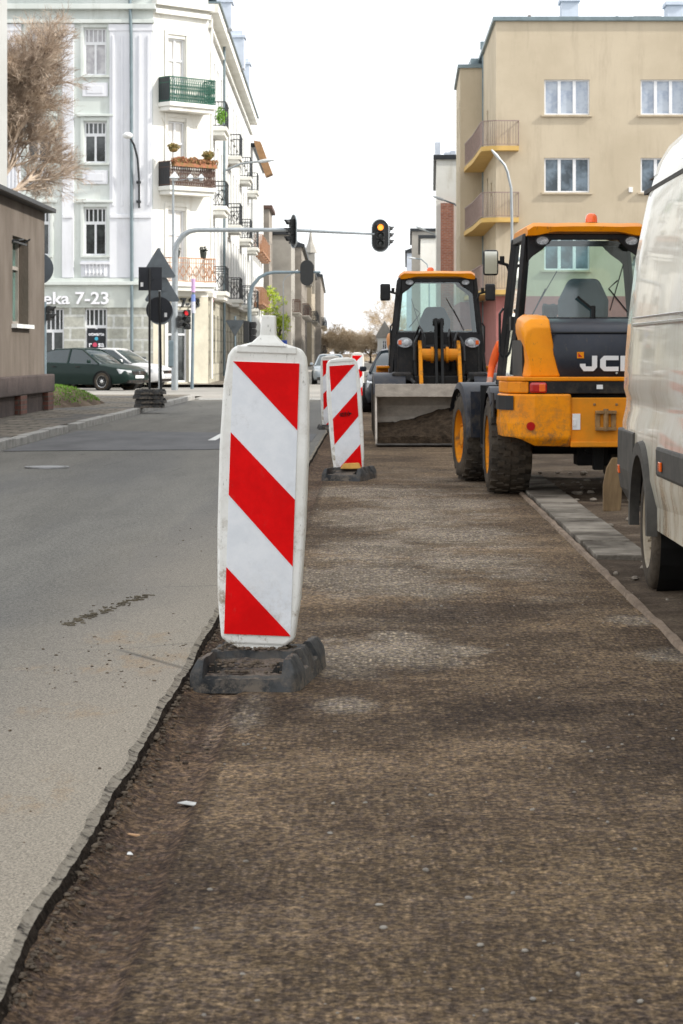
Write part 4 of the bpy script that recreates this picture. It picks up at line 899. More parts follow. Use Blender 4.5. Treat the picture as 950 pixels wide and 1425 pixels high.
def pane(name, a, b_, sc=.8):
    m = mat(name, a, .08, .1, sc, c2=b_, thr=(.42, .58), spec=.8); return m
m_pd = pane('dark_pane', (.012, .016, .018), (.07, .08, .08)); m_pb = pane('sky_pane', (.20, .26, .36), (.36, .44, .56)); pane('sky_pane2', (.28, .33, .42), (.40, .45, .52), 2.5); m_pc = pane('curtain_pane', (.35, .34, .36), (.50, .49, .5), 3)  # sky panes have the reflected sky painted into their base colour
m_mint = mat('mint_plaster', (.60, .635, .605), .9, .07, .8, .1, 30); m_lil = mat('lilac_plaster', (.68, .69, .73), .9, .05, .8, .1, 30)
m_wht = mat('cream_white_plaster', (.76, .75, .69), .9, .06, .6, .1, 30); m_wht2 = mat('white_plaster', (.72, .73, .72), .9, .08, .5)
g = NG('stone_blocks', .9)
def brickmat(name, c1, c2, mo, bw, rh, ms, axis='xz', rough=.9):
    g = NG(name, rough); cb = g.t.nodes.new('ShaderNodeCombineXYZ')
    g.set(cb.inputs[0], g.M('ADD', g.x, g.y) if axis == 'sum' else (g.x if axis == 'xz' else g.y)); g.set(cb.inputs[1], g.z)
    br = g.t.nodes.new('ShaderNodeTexBrick'); g.t.links.new(cb.outputs[0], br.inputs['Vector']); br.inputs['Scale'].default_value = 1
    br.inputs['Brick Width'].default_value = bw; br.inputs['Row Height'].default_value = rh; br.inputs['Mortar Size'].default_value = ms
    br.inputs['Color1'].default_value = (*c1, 1); br.inputs['Color2'].default_value = (*c2, 1); br.inputs['Mortar'].default_value = (*mo, 1)
    c = g.mix(.7, br.outputs['Color'], g.mix(g.sm(g.noise(5, 6, .75), .3, .7), (.7, .7, .7), (1.25, 1.25, 1.25)), 'MULTIPLY')
    return g.done(c, br.outputs['Fac'], .6, -.02)
m_blocks = brickmat('stone_block_wall', (.36, .36, .31), (.44, .44, .39), (.55, .56, .53), .95, .40, .04)
m_blocks2 = brickmat('side_block_wall', (.36, .34, .27), (.44, .42, .34), (.30, .29, .24), .95, .40, .03, 'yz')
m_brick = brickmat('red_brick', (.30, .10, .06), (.38, .15, .09), (.34, .26, .22), .25, .08, .012)
m_zinc = mat('zinc', (.17, .22, .24), .5, .2, 3, metal=.3); m_rail_g = mat('green_rail', (.008, .085, .055), .5, .2); m_rail_b = mat('brown_rail', (.10, .055, .04), .6, .3, 20)
m_rail_o = mat('orange_rail', (.40, .21, .12), .6, .3, 20); m_iron = mat('black_iron', (.02, .024, .028), .5, .2)
Z = Vector((0,0,1))
def pipe(parent, pts, r, m, name='downpipe'):
    b = MB(); b.tube(pts, r, 8)
    return obj(name, b, m, parent, smooth=50)
def rail_panel(b, a, c, h, style='bars', step=.09, r=.012):
    a, c = Vector(a), Vector(c); d = c-a; l = d.length; n = max(2, int(l/step))
    b.beam(a+Z*h, c+Z*h, .05, .035); b.beam(a+Z*.04, c+Z*.04, .03, .03)
    if style == 'lattice':
        b.beam(a+Z*h*.78, c+Z*h*.78, .03, .025)
        for i in range(n+1): b.beam(a+d*i/n+Z*.04, a+d*i/n+Z*h, r*1.6)
        for i in range(n):
            for k in range(2):
                z0, z1 = h*(.05+.36*k), h*(.05+.36*(k+1)); b.beam(a+d*i/n+Z*z0, a+d*(i+1)/n+Z*z1, r*1.5); b.beam(a+d*(i+1)/n+Z*z0, a+d*i/n+Z*z1, r*1.5)
            b.beam(a+d*i/n+Z*h*.78, a+d*(i+1)/n+Z*h, r*1.3)
    else:
        for i in range(n+1): b.beam(a+d*i/n+Z*.04, a+d*i/n+Z*h, r*(2 if i % 6 == 0 else 1.2))
        if style == 'curl':
            b.beam(a+Z*h*.8, c+Z*h*.8, .025, .02)
            for i in range(0, n, 3): b.beam(a+d*i/n+Z*h*.2, a+d*min(1, (i+3)/n)+Z*h*.7, r*1.5); b.beam(a+d*min(1, (i+3)/n)+Z*h*.2, a+d*i/n+Z*h*.7, r*1.5)
def balcony(parent, o, u, W, D, z, slabm, railm, h=.85, style='lattice', th=.22, side_full=False):
    """o: wall-face point at the left end seen from outside, u along the wall, outwards = -n_in"""
    o = Vector((o[0], o[1], z)); u = Vector(u).normalized(); out = -Z.cross(u)
    b = MB(); b.prism([(0,0),(W,0),(W,D),(0,D)], o-Z*th*.5, u, out, (0,0,th*.5)); b.prism([(.06,0),(W-.06,0),(W-.06,D-.08),(.06,D-.08)], o-Z*th, u, out, (0,0,th*.5-.003))
    bl = obj('balcony', b, slabm, parent, bevel=.015)
    b = MB(); p = [o+out*.02+u*.04, o+out*(D-.05)+u*.04, o+out*(D-.05)+u*(W-.04), o+out*.02+u*(W-.04)]
    for a, c in zip(p, p[1:]): rail_panel(b, a, c, h, style)
    obj('railing', b, railm, bl)
    if side_full: b = MB(); b.prism([(.0, 0), (D-.05, 0), (D-.05, h), (0, h)], o+u*.03, out, Z, u*.004); obj('side_screen', b, m_iron, bl)
    return bl
def leaves(b, c, rad, n, s, rnd, flat=1.):
    c = Vector(c)
    for _ in range(n):
        d = Vector((rnd.gauss(0, 1), rnd.gauss(0, 1), rnd.gauss(0, 1))).normalized()*rnd.random()**.4
        p = c+Vector((d.x*rad[0], d.y*rad[1], d.z*rad[2])); a = Vector((rnd.uniform(-1,1), rnd.uniform(-1,1), rnd.uniform(-1,1))).normalized(); q = a.orthogonal().normalized(); k = s*rnd.uniform(.6, 1.4)
        b.quad(p-a*k, p+q*k*.5, p+a*k, p-q*k*.5)

m_mint = mat('mint_plaster', (.60, .635, .605))
def _w(name, lo, hi, dirt, k):
    g = NG(name, .92, .2); c = g.mix(g.sm(g.noise(.7, 5, .6), .3, .7), lo, hi)
    c = g.mix(g.M('MULTIPLY', g.sm(g.noise(2.2, 6, .75, (1, 1, .2)), .5, .72), k), c, dirt); return g.done(c, g.noise(30, 3), .12, .01)
m_mint = _w('mint_plaster', (.56, .60, .57), (.66, .69, .665), (.42, .44, .40), .5); m_lil = _w('lilac_plaster', (.66, .67, .71), (.74, .75, .78), (.52, .52, .52), .45)
m_wht = _w('cream_white_plaster', (.70, .69, .64), (.79, .785, .74), (.50, .46, .37), .5); m_wht2 = _w('white_plaster', (.66, .67, .66), (.76, .77, .76), (.45, .43, .38), .55)
# ---- white corner tenement: front faces the camera at Y=78
FY = 78.; K = FY/F
wb = thing('corner_tenement', 'tall white and mint corner tenement with a pharmacy and corner balconies', 'building', (-10, 78, 0))
wb.location = (0, 0, 0)
XL, XC = -14.6, PX(213, 78); W1 = XC-XL; HT = 13.2; ZG = 3.05
cw = 1.69; cdir = Vector((1, 1, 0)).normalized(); CL = cw*math.sqrt(2)
XS = XC+cw; YS = FY+cw; sdir = Vector((-.0157, 1, 0)).normalized(); SL = 39.5
rows = [(8.78, 7.42), (11.85, 10.30), (5.95, 4.38)]
cols = [PX(117, 78), PX(38, 78), PX(-45, 78)]; ww = PX(148, 78)-PX(117, 78)
ops = [(c-XL, c-XL+ww, z0, z1) for c in cols for (z1, z0) in rows]
gops = [(cols[0]-XL+.03, cols[0]-XL+ww+.03, .75, 2.75), (PX(58, 78)-XL, PX(58, 78)-XL+ww, .3, 2.75)]
b = MB(); wall(b, (XL, FY, ZG), (1,0,0), W1, HT-ZG, [(a, c, z0-ZG, z1-ZG) for a, c, z0, z1 in ops])
obj('front_wall', b, m_mint, wb)
b = MB(); wall(b, (XL, FY-.02, .15), (1,0,0), W1, 2.5, [(a, c, z0-.15, min(z1, 2.64)-.15) for a, c, z0, z1 in gops]); b.bx(XL, XC, FY-.02, FY+.1, 2.652, 2.66); obj('ground_floor_wall', b, m_blocks, wb)
b = MB(); b.bx(XL, XC+.0, FY-.06, FY+.05, .15, .62); obj('plinth', b, mat('green_plinth', (.30, .33, .26), .9, .2, 4), wb)
for a, c, z0, z1 in ops:
    k = z0 > 10; window(wb, (XL+a, FY, z0), (1,0,0), c-a, z1-z0, 'transom', m_fr, m_pc if k else m_pd, .14, m_mint)
    b = MB(); x0, x1 = XL+a-.12, XL+c+.12; b.bx(x0, x0+.10, FY-.05, FY+.0, z0-.02, z1+.16); b.bx(x1-.10, x1, FY-.05, FY, z0-.02, z1+.16); b.bx(x0+.1, x1-.1, FY-.045, FY, z1+.02, z1+.14); b.bx(x0-.12, x1+.12, FY-.12, FY, z1+.16, z1+.24); obj('window_surround', b, m_mint, wb, bevel=.01)
    b = MB(); b.bx(XL+a-.05, XL+c+.05, FY-.05, FY, z0-.70, z0-.25); b.bx(XL+a+.1, XL+c-.1, FY-.065, FY-.05, z0-.6, z0-.35); obj('apron_panel', b, m_lil, wb, bevel=.01)
for a, c, z0, z1 in gops: window(wb, (XL+a, FY-.02, z0), (1,0,0), c-a, min(z1, 2.64)-z0, 'transom', m_fr, m_pd, .14)
# fascia, cornices, pilasters
b = MB(); b.bx(XL, XC, FY-.05, FY+.02, 2.66, ZG); b.bx(XL, XC, FY-.05, FY+.02, ZG, 3.40); obj('fascia', b, mat('fascia_plaster', (.55, .58, .54), .9, .08, 2), wb)
b = MB(); b.bx(XL-.05, XC+.1, FY-.20, FY, 3.40, 3.52); b.bx(XL, XC+.05, FY-.12, FY, 3.52, 3.62); b.bx(XL, XC+.05, FY-.14, FY, 12.0, 12.12); b.bx(XL, XC+.1, FY-.24, FY, 12.45, 12.62); obj('string_course', b, m_mint, wb, bevel=.01)
b = MB()
for (p0, p1) in ((150, 213), (-5, 30), (84, 104)):
    x0, x1 = PX(p0, 78)+.06, PX(p1, 78)-.03; b.bx(x0, x1, FY-.07, FY, 3.64, 11.98); 
    if p1-p0 > 30:
        for k in range(5): xx = x0+.12+(x1-x0-.24)*k/4; b.bx(xx-.035, xx+.035, FY-.10, FY-.07, 6.0, 11.6)
    b.bx(x0-.03, x1+.03, FY-.09, FY-.0, 11.75, 11.97); b.bx(x0+.02, x1-.02, FY-.11, FY-.07, 5.6, 5.72)
obj('pilasters', b, m_lil, wb, bevel=.008)
b = MB(); b.bx(cols[0]-.1, cols[0]+ww+.1, FY-.02, FY-.0, 3.66, 4.2)
for k in range(6): b.lathe([(.02, 0), (.045, .1), (.02, .2), (.04, .38)], (cols[0]+.06+k*(ww-.12)/5, FY-.07, 3.7), (0,0,1), 8)
b.bx(cols[0]-.12, cols[0]+ww+.12, FY-.13, FY, 4.08, 4.16); obj('balustrade_panel', b, m_lil, wb)
pipe(wb, [(PX(181, 78), FY-.14, 13), (PX(182, 78), FY-.16, 12.3), (PX(183, 78), FY-.14, 11.5), (PX(184, 78), FY-.14, 3.7), (PX(184, 78), FY-.16, .3)], .055, m_zinc)
b = MB(); b.lathe([(.062, 0), (.062, 1.1)], (PX(184, 78), FY-.16, .16), (0,0,1), 10); obj('pipe_foot', b, m_iron, wb)
# pharmacy lettering and window poster
m_let = mat('sign_letters', (.82, .82, .86), .4, .05); m_letside = m_iron
text('shop_lettering', 'apteka 7-23', .56, m_let, wb, (PX(153, 78), FY-.12, 2.78), (1,0,0), (0,0,1), .09, 1.12, .009, 'RIGHT')
x0 = cols[0]+.09; b = MB(); b.bx(x0, x0+ww-.12, FY+.045, FY+.055, .80, 1.95); ps = obj('window_poster', b, mat('poster', (.012, .014, .02), .3, .2), wb)
text('poster_text', 'otwarte', .16, m_let, ps, (x0+.31, FY+.04, 1.74), (1,0,0), (0,0,1), .004, 1., .004)
text('poster_text', 'r   sa', .25, m_let, ps, (x0+.31, FY+.04, 1.37), (1,0,0), (0,0,1), .004, 1., .006)
text('poster_text', 'apteka', .16, m_let, ps, (x0+.31, FY+.04, 1.20), (1,0,0), (0,0,1), .004, 1., .004)
b = MB(); b.lathe([(.001, .01), (.075, .01), (.075, 0)], (x0+.26, FY+.04, 1.44), (0, -1, 0), 16); obj('poster_dot', b, mat('pink', (.55, .06, .12), .5), ps)
b = MB(); b.lathe([(.001, .01), (.06, .01), (.06, 0)], (x0+.31, FY+.04, 1.64), (0, -1, 0), 16); obj('poster_dot', b, mat('cyan', (.05, .35, .5), .5), ps)
# chamfered corner
c0 = Vector((XC, FY, 0)); P = lambda a, z, d=0: c0+cdir*a+Z*z+Vector((1,-1,0)).normalized()*d
dops = [(.62, 1.38, 9.46, 11.6), (.62, 1.38, 6.72, 8.85), (.62, 1.38, 3.55, 5.9), (.62, 1.5, .2, 2.6)]
b = MB(); wall(b, P(0, ZG), cdir, CL, HT-ZG, [(a, c, z0-ZG, z1-ZG) for a, c, z0, z1 in dops[:3]]); obj('corner_wall', b, m_wht, wb)
b = MB(); wall(b, P(0, .15), cdir, CL, ZG-.152, [(a, c, z0-.15, z1-.15) for a, c, z0, z1 in dops[3:]]); obj('corner_ground_wall', b, mat('cream_stone', (.50, .47, .38), .9, .15, 2, .3, 20), wb)
for i, (a, c, z0, z1) in enumerate(dops):
    window(wb, P(a, z0), cdir, c-a, z1-z0, 'cross', m_fr, (pane('shut_door', (.62, .60, .56), (.72, .7, .66)) if i == 0 else (MATS['shut_door'] if i < 3 else m_pd)), .14, None, 'balcony_door' if i < 3 else 'shop_door')
    b = MB()
    for aa, cc, zz, z2 in ((a-.14, a-.02, z0, z1+.12), (c+.02, c+.14, z0, z1+.12), (a-.14, c+.14, z1+.12, z1+.24)):
        b.prism([(aa, zz), (cc, zz), (cc, z2), (aa, z2)], P(0, 0, 0), cdir, Z, Vector((1,-1,0)).normalized()*.05)
    obj('door_surround', b, m_wht, wb)
nrm = Vector((1,-1,0)).normalized()
for z, rm, h, st in ((9.42, m_rail_g, .82, 'lattice'), (6.66, m_rail_b, .80, 'lattice'), (3.50, m_rail_o, .80, 'curl')):
    balcony(wb, P(.20, 0), cdir, 2.05, .62, z, m_wht, rm, h, st, .28, side_full=(z > 5))
b = MB(); b.prism([(0, 3.2), (CL, 3.2), (CL, 3.34), (0, 3.34)], P(0, 0), cdir, Z, nrm*.12); obj('corner_ledge', b, m_wht, wb); b = MB(); b.prism([(0, 12.35), (CL, 12.35), (CL, 12.5), (0, 12.5)], P(0, 0), cdir, Z, nrm*.16); obj('corner_moulding', b, m_wht, wb); b = MB(); b.prism([(-.05, 12.62), (CL+.05, 12.62), (CL+.05, 12.82), (-.05, 12.82)], P(0, 0), cdir, Z, nrm*.26); obj('corner_cornice', b, m_wht, wb)
text('shop_lettering', '7-23', .42, m_iron, wb, P(1.55, 2.70, .06), cdir, Z, .06, 1.1, .014, 'CENTER')
b = MB(); b.bx(0,0,0,0,0,0)
# street side
q0 = Vector((XS, YS, 0)); so = Vector((sdir.y, -sdir.x, 0)); Q = lambda a, z, d=0: q0+sdir*a+Z*z+so*d
nb = 15; pitch = SL/nb; sops = []
for k in range(nb):
    for (z0, z1) in ((4.1, 5.75), (7.0, 8.6), (9.9, 11.4)): sops.append((k*pitch+.9, k*pitch+1.8, z0, z1))
gs = [(k*pitch+.8, k*pitch+1.8, .8, 2.5) for k in range(nb)]
b = MB(); wall(b, Q(0, ZG), sdir, SL, HT-.6-ZG, [(a, c, z0-ZG, z1-ZG) for a, c, z0, z1 in sops]); obj('street_wall', b, m_wht2, wb)
b = MB(); wall(b, Q(0, .15), sdir, SL, ZG-.152, [(a, c, z0-.15, z1-.15) for a, c, z0, z1 in gs]); obj('street_ground_wall', b, m_blocks2, wb)
for a, c, z0, z1 in sops: window(wb, Q(a, z0), sdir, c-a, z1-z0, 'cross', m_fr, m_pd, .14, m_wht2)
for a, c, z0, z1 in gs: window(wb, Q(a, z0), sdir, c-a, z1-z0, 'cross', m_frd, m_pd, .14)
b = MB()
for (z0, z1, d) in ((3.05, 3.2, .16), (3.2, 3.3, .1), (12.1, 12.2, .12), (12.6, 12.9, .35)): b.prism([(0, z0), (SL, z0), (SL, z1), (0, z1)], Q(0, 0), sdir, Z, so*d)
obj('street_cornice', b, m_wht, wb)
b = MB(); b.prism([(0, 12.92), (SL, 12.92), (SL, 12.98), (0, 12.98)], Q(0, 0), sdir, Z, so*.42); b.prism([(XL, FY-.3), (XC, FY-.3), tuple(P(CL+.1, 0, .2)[:2]), tuple(Q(SL, 0, .1)[:2]), (XL, YS+SL)], (0,0,13.2), (1,0,0), (0,1,0), (0,0,.08)); obj('roof', b, m_zinc, wb)
b = MB(); e = Q(SL, 0); b.quad(e, (XL, e.y, 0), (XL, e.y, HT), e+Z*HT); b.quad((XL, FY, 0), (XL, e.y, 0), (XL, e.y, HT), (XL, FY, HT)); obj('rear_wall', b, m_wht2, wb)
for i, (k, z) in enumerate([(a_, z_) for z_ in (9.0, 6.25, 3.3) for a_ in (2.3, 14.6, 25.8, 34.8)]):
    balcony(wb, Q(k, 0), sdir, 2.3, .52, z, m_wht, m_iron, .85, 'curl' if i > 3 else 'bars', .3)
pipe(wb, [Q(pitch*3.4, 12.8, .12), Q(pitch*3.4, .3, .12)], .05, m_zinc); pipe(wb, [Q(.25, 12.8, .1), Q(.25, .3, .1)], .05, m_wht)
for (px, y0, Y, w_) in ((313, -6, 86, .7), (333, 44, 98, .62), (343, 82, 108, .5)):
    x = PX(px, Y)-.1; zt = PZ(y0, Y); b = MB(); b.bx(x-w_/2, x+w_/2, Y-.3, Y+.6, 12.9, zt-.3); b.bx(x-w_/2-.06, x+w_/2+.06, Y-.36, Y+.66, zt-.3, zt-.18); b.bx(x-w_*.4, x+w_*.4, Y-.25, Y+.5, zt-.18, zt); obj('chimney', b, mat('chimney_render', (.55, .60, .68), .9, .1, 2) if 'chimney_render' not in MATS else MATS['chimney_render'], wb, bevel=.01)
# facade lamp with curved bracket on the front
t = thing('facade_lamp', 'curved facade lamp fixed to the lilac pilaster of the corner tenement', 'lamp', (0,0,0))
b = MB(); b.tube([(PX(193, 77.7), 77.85, PZ(290, 77.9)), (PX(193, 77.7), 77.8, PZ(250, 77.9)), (PX(191, 77.6), 77.7, PZ(222, 77.9)), (PX(186, 77.4), 77.5, PZ(203, 77.8)), (PX(181, 77.2), 77.3, PZ(194, 77.6))], .035, 8)
for y in (254, 281): b.bx(PX(190, 77.9), PX(196, 77.9), 77.8, 77.98, PZ(y, 77.9)-.04, PZ(y, 77.9)+.04)
obj('bracket', b, m_iron, t); b = MB(); b.ball((PX(178, 77.2), 77.1, PZ(190, 77.4)), .14, (1.2, 1.4, .8)); obj('lamp_head', b, m_wht2, t, smooth=True)
# flowers on the second balcony
m_fl = mat('flower_leaves', (.05, .09, .015), .8, .5, 12, c2=(.30, .16, .05)); rnd = random.Random(5)
for i, (a, z, n, lab) in enumerate(((.55, 7.62, 26, 'left hanging basket of flowers above the brown balcony'), (2.05, 7.45, 26, 'right hanging basket of flowers above the brown balcony'))):
    b = MB(); c = P(a-.25+.0*i, z+.3, .68); leaves(b, c, (.22, .22, .13), 260, .045, rnd); b.ball(c-Z*.10, .13, (1.1, 1.1, .6)); b.tube([c, c+Z*1.0-nrm*.6], .006, 4)
    tag(obj('hanging_basket', b, m_fl), lab, 'flower basket', 'flower baskets on the corner tenement')
b = MB()
for k in range(11): leaves(b, P(.35+k*.175, 7.47+.03*(k % 3), .66), (.13, .12, .11), 110, .045, rnd)
b.prism([(.3, 7.3), (2.15, 7.3), (2.15, 7.42), (.3, 7.42)], P(0, 0, .58), cdir, Z, nrm*.16)
tag(obj('flower_box', b, mat('flowers', (.10, .12, .02), .8, .5, 9, c2=(.42, .12, .08))), 'long flower box on the rail of the brown balcony', 'flower box')
b = MB(); leaves(b, Q(2.7, 9.4, .3), (.2, .3, .32), 300, .05, rnd); tag(obj('balcony_plant', b, mat('bright_leaf', (.14, .32, .02), .7, .4, 8)), 'bright green plant standing on the first street side balcony', 'plant')
for a, lab in ((.55, 'left dark flower pot on the orange corner balcony'), (1.7, 'right dark flower pot on the orange corner balcony')):
    b = MB(); c = P(a, 4.42, .55); b.lathe([(.001, 0), (.09, 0), (.12, .2), (.10, .2), (.001, .18)], c-Z*.1, (0,0,1), 12); leaves(b, c+Z*.18, (.15, .15, .12), 120, .04, rnd); tag(obj('flower_pot', b, mat('pot%d' % int(a), (.03, .035, .03), .8, .4)), lab, 'flower pot')

# ---- beige building on the right
m_bei = mat('beige_render', (.47, .395, .285), .92, .11, .5, .1, 40); 
def stained(name, lo, hi, dirt, k=.5):
    g = NG(name, .95, .15); c = g.mix(g.sm(g.noise(.5, 5, .6), .3, .7), lo, hi)
    c = g.mix(g.M('MULTIPLY', g.sm(g.noise(1.6, 6, .75, (1, 1, .14)), .48, .72), k), c, dirt)
    c = g.mix(g.M('MULTIPLY', g.sm(g.noise(3, 6, .8), .56, .74), k*.6), c, dirt)
    return g.done(c, g.noise(40, 3), .15, .01)
m_bei = stained('beige_render', (.47, .40, .295), (.54, .465, .35), (.35, .29, .215)); m_pink = mat('red_pink_render', (.33, .13, .12), .9, .15, 1.5); m_ylw = mat('ochre_slab', (.58, .38, .12), .8, .1, 2); m_prail = mat('mauve_rail', (.27, .20, .18), .6, .2)
bb = thing('apartment_block', 'beige flat-roofed apartment block with curved ochre corner balconies', 'building', (0,0,0))
BX, BY, BW_, BH = PX(690, 85), 85., 11.5, 13.05
bw, bcols = PX(820, 85)-PX(757, 85), [PX(757, 85), PX(891, 85), PX(1025, 85)]
brow = [(PZ(160, 85), PZ(111, 85)), (PZ(268, 85), PZ(220, 85)), (PZ(376, 85), PZ(329, 85))]
bo = [(c-BX, c-BX+bw, z0, z1) for c in bcols for z0, z1 in brow]
b = MB(); wall(b, (BX, BY, 3.2), (1,0,0), BW_, BH-3.2, [(a, c, z0-3.2, z1-3.2) for a, c, z0, z1 in bo], .12)
wall(b, (BX, 95, 3.2), (0,-1,0), 10, BH-3.2, [(3.2, 4.1, 8.6-3.2, 10.5-3.2), (3.2, 4.1, 6.0-3.2, 7.9-3.2), (6.2, 7, 7-3.2, 7.5-3.2)], .12)
b.quad((BX+BW_, BY, 0), (BX+BW_, 110, 0), (BX+BW_, 110, BH), (BX+BW_, BY, BH)); obj('front_wall', b, m_bei, bb)
for a, c, z0, z1 in bo: window(bb, (BX+a, BY, z0), (1,0,0), c-a, z1-z0, 'triple', m_fr, (m_pb, MATS['sky_pane2'])[int(a) % 2] if z0 > 8 else pane('blue_pane', (.06, .08, .10), (.20, .26, .32)) if 'blue_pane' not in MATS else MATS['blue_pane'], .12, m_bei)
for z0 in (8.6, 6.0): window(bb, (BX, 95-3.2, z0), (0,-1,0), .9, 1.9, 'cross', m_fr, m_pd, .12, None, 'balcony_door')
b = MB(); b.bx(BX-.002, BX+BW_, BY-.03, 95, .12, 3.2); obj('ground_floor', b, m_pink, bb)
b = MB(); b.prism([(BX-.12, BY-.12), (BX+BW_, BY-.12), (BX+BW_, 110), (BX-.12, 110)], (0,0,BH), (1,0,0), (0,1,0), (0,0,.16)); obj('roof', b, m_zinc, bb, bevel=.02)
# lower wing reaching to the street
X2 = PX(640, 95); H2 = PZ(95, 95)
b = MB(); wall(b, (X2, 95, 3.2), (1,0,0), BX-X2+.01, H2-3.2, []); wall(b, (X2+.12, 103, 3.2), Vector((-.12, -8, 0)), 8.0, H2-3.2, [(7-.9-3*i, 7-3*i, z, z+1.3) for i in range(2) for z in (1.4, 4.2, 6.9)], .12); obj('wing_wall', b, m_bei, bb)
u_ = Vector((-.12, -8, 0)).normalized()
for i in range(2):
    for z in (1.4, 4.2, 6.9): window(bb, Vector((X2+.12, 103, 3.2+z))+u_*(7-.9-3*i), u_, .9, 1.3, 'cross', m_fr, m_pd, .12)
b = MB(); b.prism([(X2-.1, 94.9), (BX+.1, 94.9), (BX+.1, 103), (X2+.02, 103)], (0,0,H2), (1,0,0), (0,1,0), (0,0,.14)); b.prism([(PX(655, 97), 97), (BX+.1, 97), (BX+.1, 102), (PX(652, 97), 102)], (0,0,H2+.14), (1,0,0), (0,1,0), (0,0,.5)); obj('wing_roof', b, m_zinc, bb)
b = MB(); b.bx(X2+.0, BX, 94.97, 103, .12, 3.2); obj('wing_ground_floor', b, m_pink, bb)
pipe(bb, [(PX(673, 94.8), 94.85, 13.4), (PX(673, 94.8), 94.85, .3)], .07, m_zinc)
b = MB(); b.bx(PX(668, 94.8), PX(678, 94.8), 94.7, 94.95, 13.3, 13.6); obj('pipe_head', b, m_zinc, bb)
# curved balconies
for py in (208, 306, 405):
    z = PZ(py, 86); pts = [(PX(722, 84.5), 85.0), (PX(722, 84.4), 84.55)]
    for k in range(13):
        a = R(-90-k*90/12); pts.append((BX-.02+.0+.62*math.cos(a)+.10, 85.15+.62*math.sin(a)))
    pts += [(BX-.62, 90.5), (X2+.15, 94.2), (X2+.15, 94.99), (BX, 94.99), (BX, 85.0)]
    b = MB(); b.prism(pts, (0,0,z-.16), (1,0,0), (0,1,0), (0,0,.16)); bl = obj('balcony', b, m_ylw, bb)
    b = MB(); rp = [Vector((x, y, z)) for x, y in pts[:-3]]
    cx = Vector((BX+.3, 88, z)); rp = [p+(cx-p).normalized()*.03 for p in rp]
    for a, c in zip(rp, rp[1:]):
        n = max(1, int((c-a).length/.10))
        b.beam(a+Z*.9, c+Z*.9, .035); b.beam(a+Z*.06, c+Z*.06, .025)
        for k in range(n): b.beam(a+(c-a)*k/n+Z*.05, a+(c-a)*k/n+Z*.9, .018)
    obj('railing', b, m_prail, bl)
for (px, y0, w_) in ((793, -3, 1.3), (940, 2, 1.3)):
    b = MB(); x = PX(px, 90); b.bx(x-w_/4, x+w_/4, 90, 91, BH, PZ(y0, 90)-.15); b.bx(x-w_/4-.06, x+w_/4+.06, 89.9, 91.1, PZ(y0, 90)-.15, PZ(y0, 90)); obj('chimney', b, MATS['chimney_render'], bb, bevel=.01)
b = MB(); x = PX(858, 88); b.cyl((x, 88, BH), (x, 88, BH+.45), .2, 12); b.lathe([(.30, 0), (.001, .22)], (x, 88, BH+.42), (0,0,1), 12); obj('roof_vent', b, m_zinc, bb)
b = MB(); x = PX(900, 88); b.bx(x-.5, x+.5, 88, 90, BH, BH+.42); b.prism([(x-.7, .42), (x+.7, .42), (x+.5, .6), (x-.5, .6)], (0, 87.9, BH), (1,0,0), (0,0,1), (0, 2.3, 0)); obj('dormer', b, m_iron, bb)
b = MB(); x = PX(734, 88); b.cyl((x, 87, BH), (x, 87, BH+.5), .06, 8); x = PX(831, 88); b.cyl((x, 87, BH), (x, 87, BH+.4), .03, 8); obj('roof_pipe', b, m_rail_b, bb)
b = MB(); x = PX(877, 85); b.bx(x-.07, x+.07, 84.9, 85.0, PZ(268, 85), PZ(261, 85)); obj('wall_box', b, m_white, bb, bevel=.01)

# ---- brown house at the left edge
m_brn = mat('brown_render', (.105, .086, .07), .95, .25, 1.5, .3, 30, stretch=(1, 1, .5), c2=(.175, .148, .125), spec=.2); m_pl = mat('dark_plinth', (.075, .055, .05), .95, .4, 3, .6, 30)
hb = thing('brown_house', 'low brown rendered house at the left edge with one dark window', 'building', (0,0,0))
HX = -5.97; b = MB(); y1 = 43.; H = 3.72
wall(b, (HX, 22, .75), (0,1,0), y1-22, H-.75, [(17.2, 19.0, .92, 2.38), (11, 12.7, .92, 2.38)], .22)
b.quad((HX, y1, .75), (-12, y1, .75), (-12, y1, H), (HX, y1, H)); b.quad((HX, 22, .75), (-12, 22, .75), (-12, 22, H), (HX, 22, H)); obj('wall', b, m_brn, hb)
for a in (17.2, 11): window(hb, (HX, 22+a, 1.67), (0,1,0), 1.8 if a > 12 else 1.7, 1.46, 'cross', m_frd, pane('green_pane', (.02, .05, .045), (.10, .22, .19), 2) if 'green_pane' not in MATS else MATS['green_pane'], .22, m_wht2)
b = MB(); b.prism([(HX+.12, 21.8), (HX+.12, y1+.1), (-12, y1+.1), (-12, 21.8)], (0,0,H), (1,0,0), (0,1,0), (0,0,.10)); b.bx(HX+.08, HX+.2, 21.8, y1+.1, H+.0, H+.08); obj('roof', b, m_iron, hb, bevel=.01)
b = MB(); b.bx(-12, HX+.14, 21.9, y1+.35, .48, .80); b.bx(-12, HX+.03, 21.9, y1+.0, .1, .48); obj('plinth', b, m_pl, hb, bevel=.02)
m_bry = brickmat('old_brick', (.14, .06, .045), (.20, .09, .07), (.12, .10, .085), .25, .08, .012, 'sum')
for y in (27, 31, 35, 39.6, 42.9): b = MB(); b.bx(HX-.1, HX+.13, y-.35, y+.35, .1, .478); obj('brick_pier', b, m_bry, hb)
b = MB(); b.tube([(HX+.0, 39.2, 3.05), (HX+.10, 39.2, 3.05), (HX+.12, 39.6, 3.08)], .015, 5); b.tube([(HX, 40.4, 3.05), (HX+.12, 40.4, 3.12)], .015, 5); b.beam((HX+.02, 39.1, 3.03), (HX+.02, 40.6, 3.03), .03); obj('wall_hook', b, m_iron, hb)
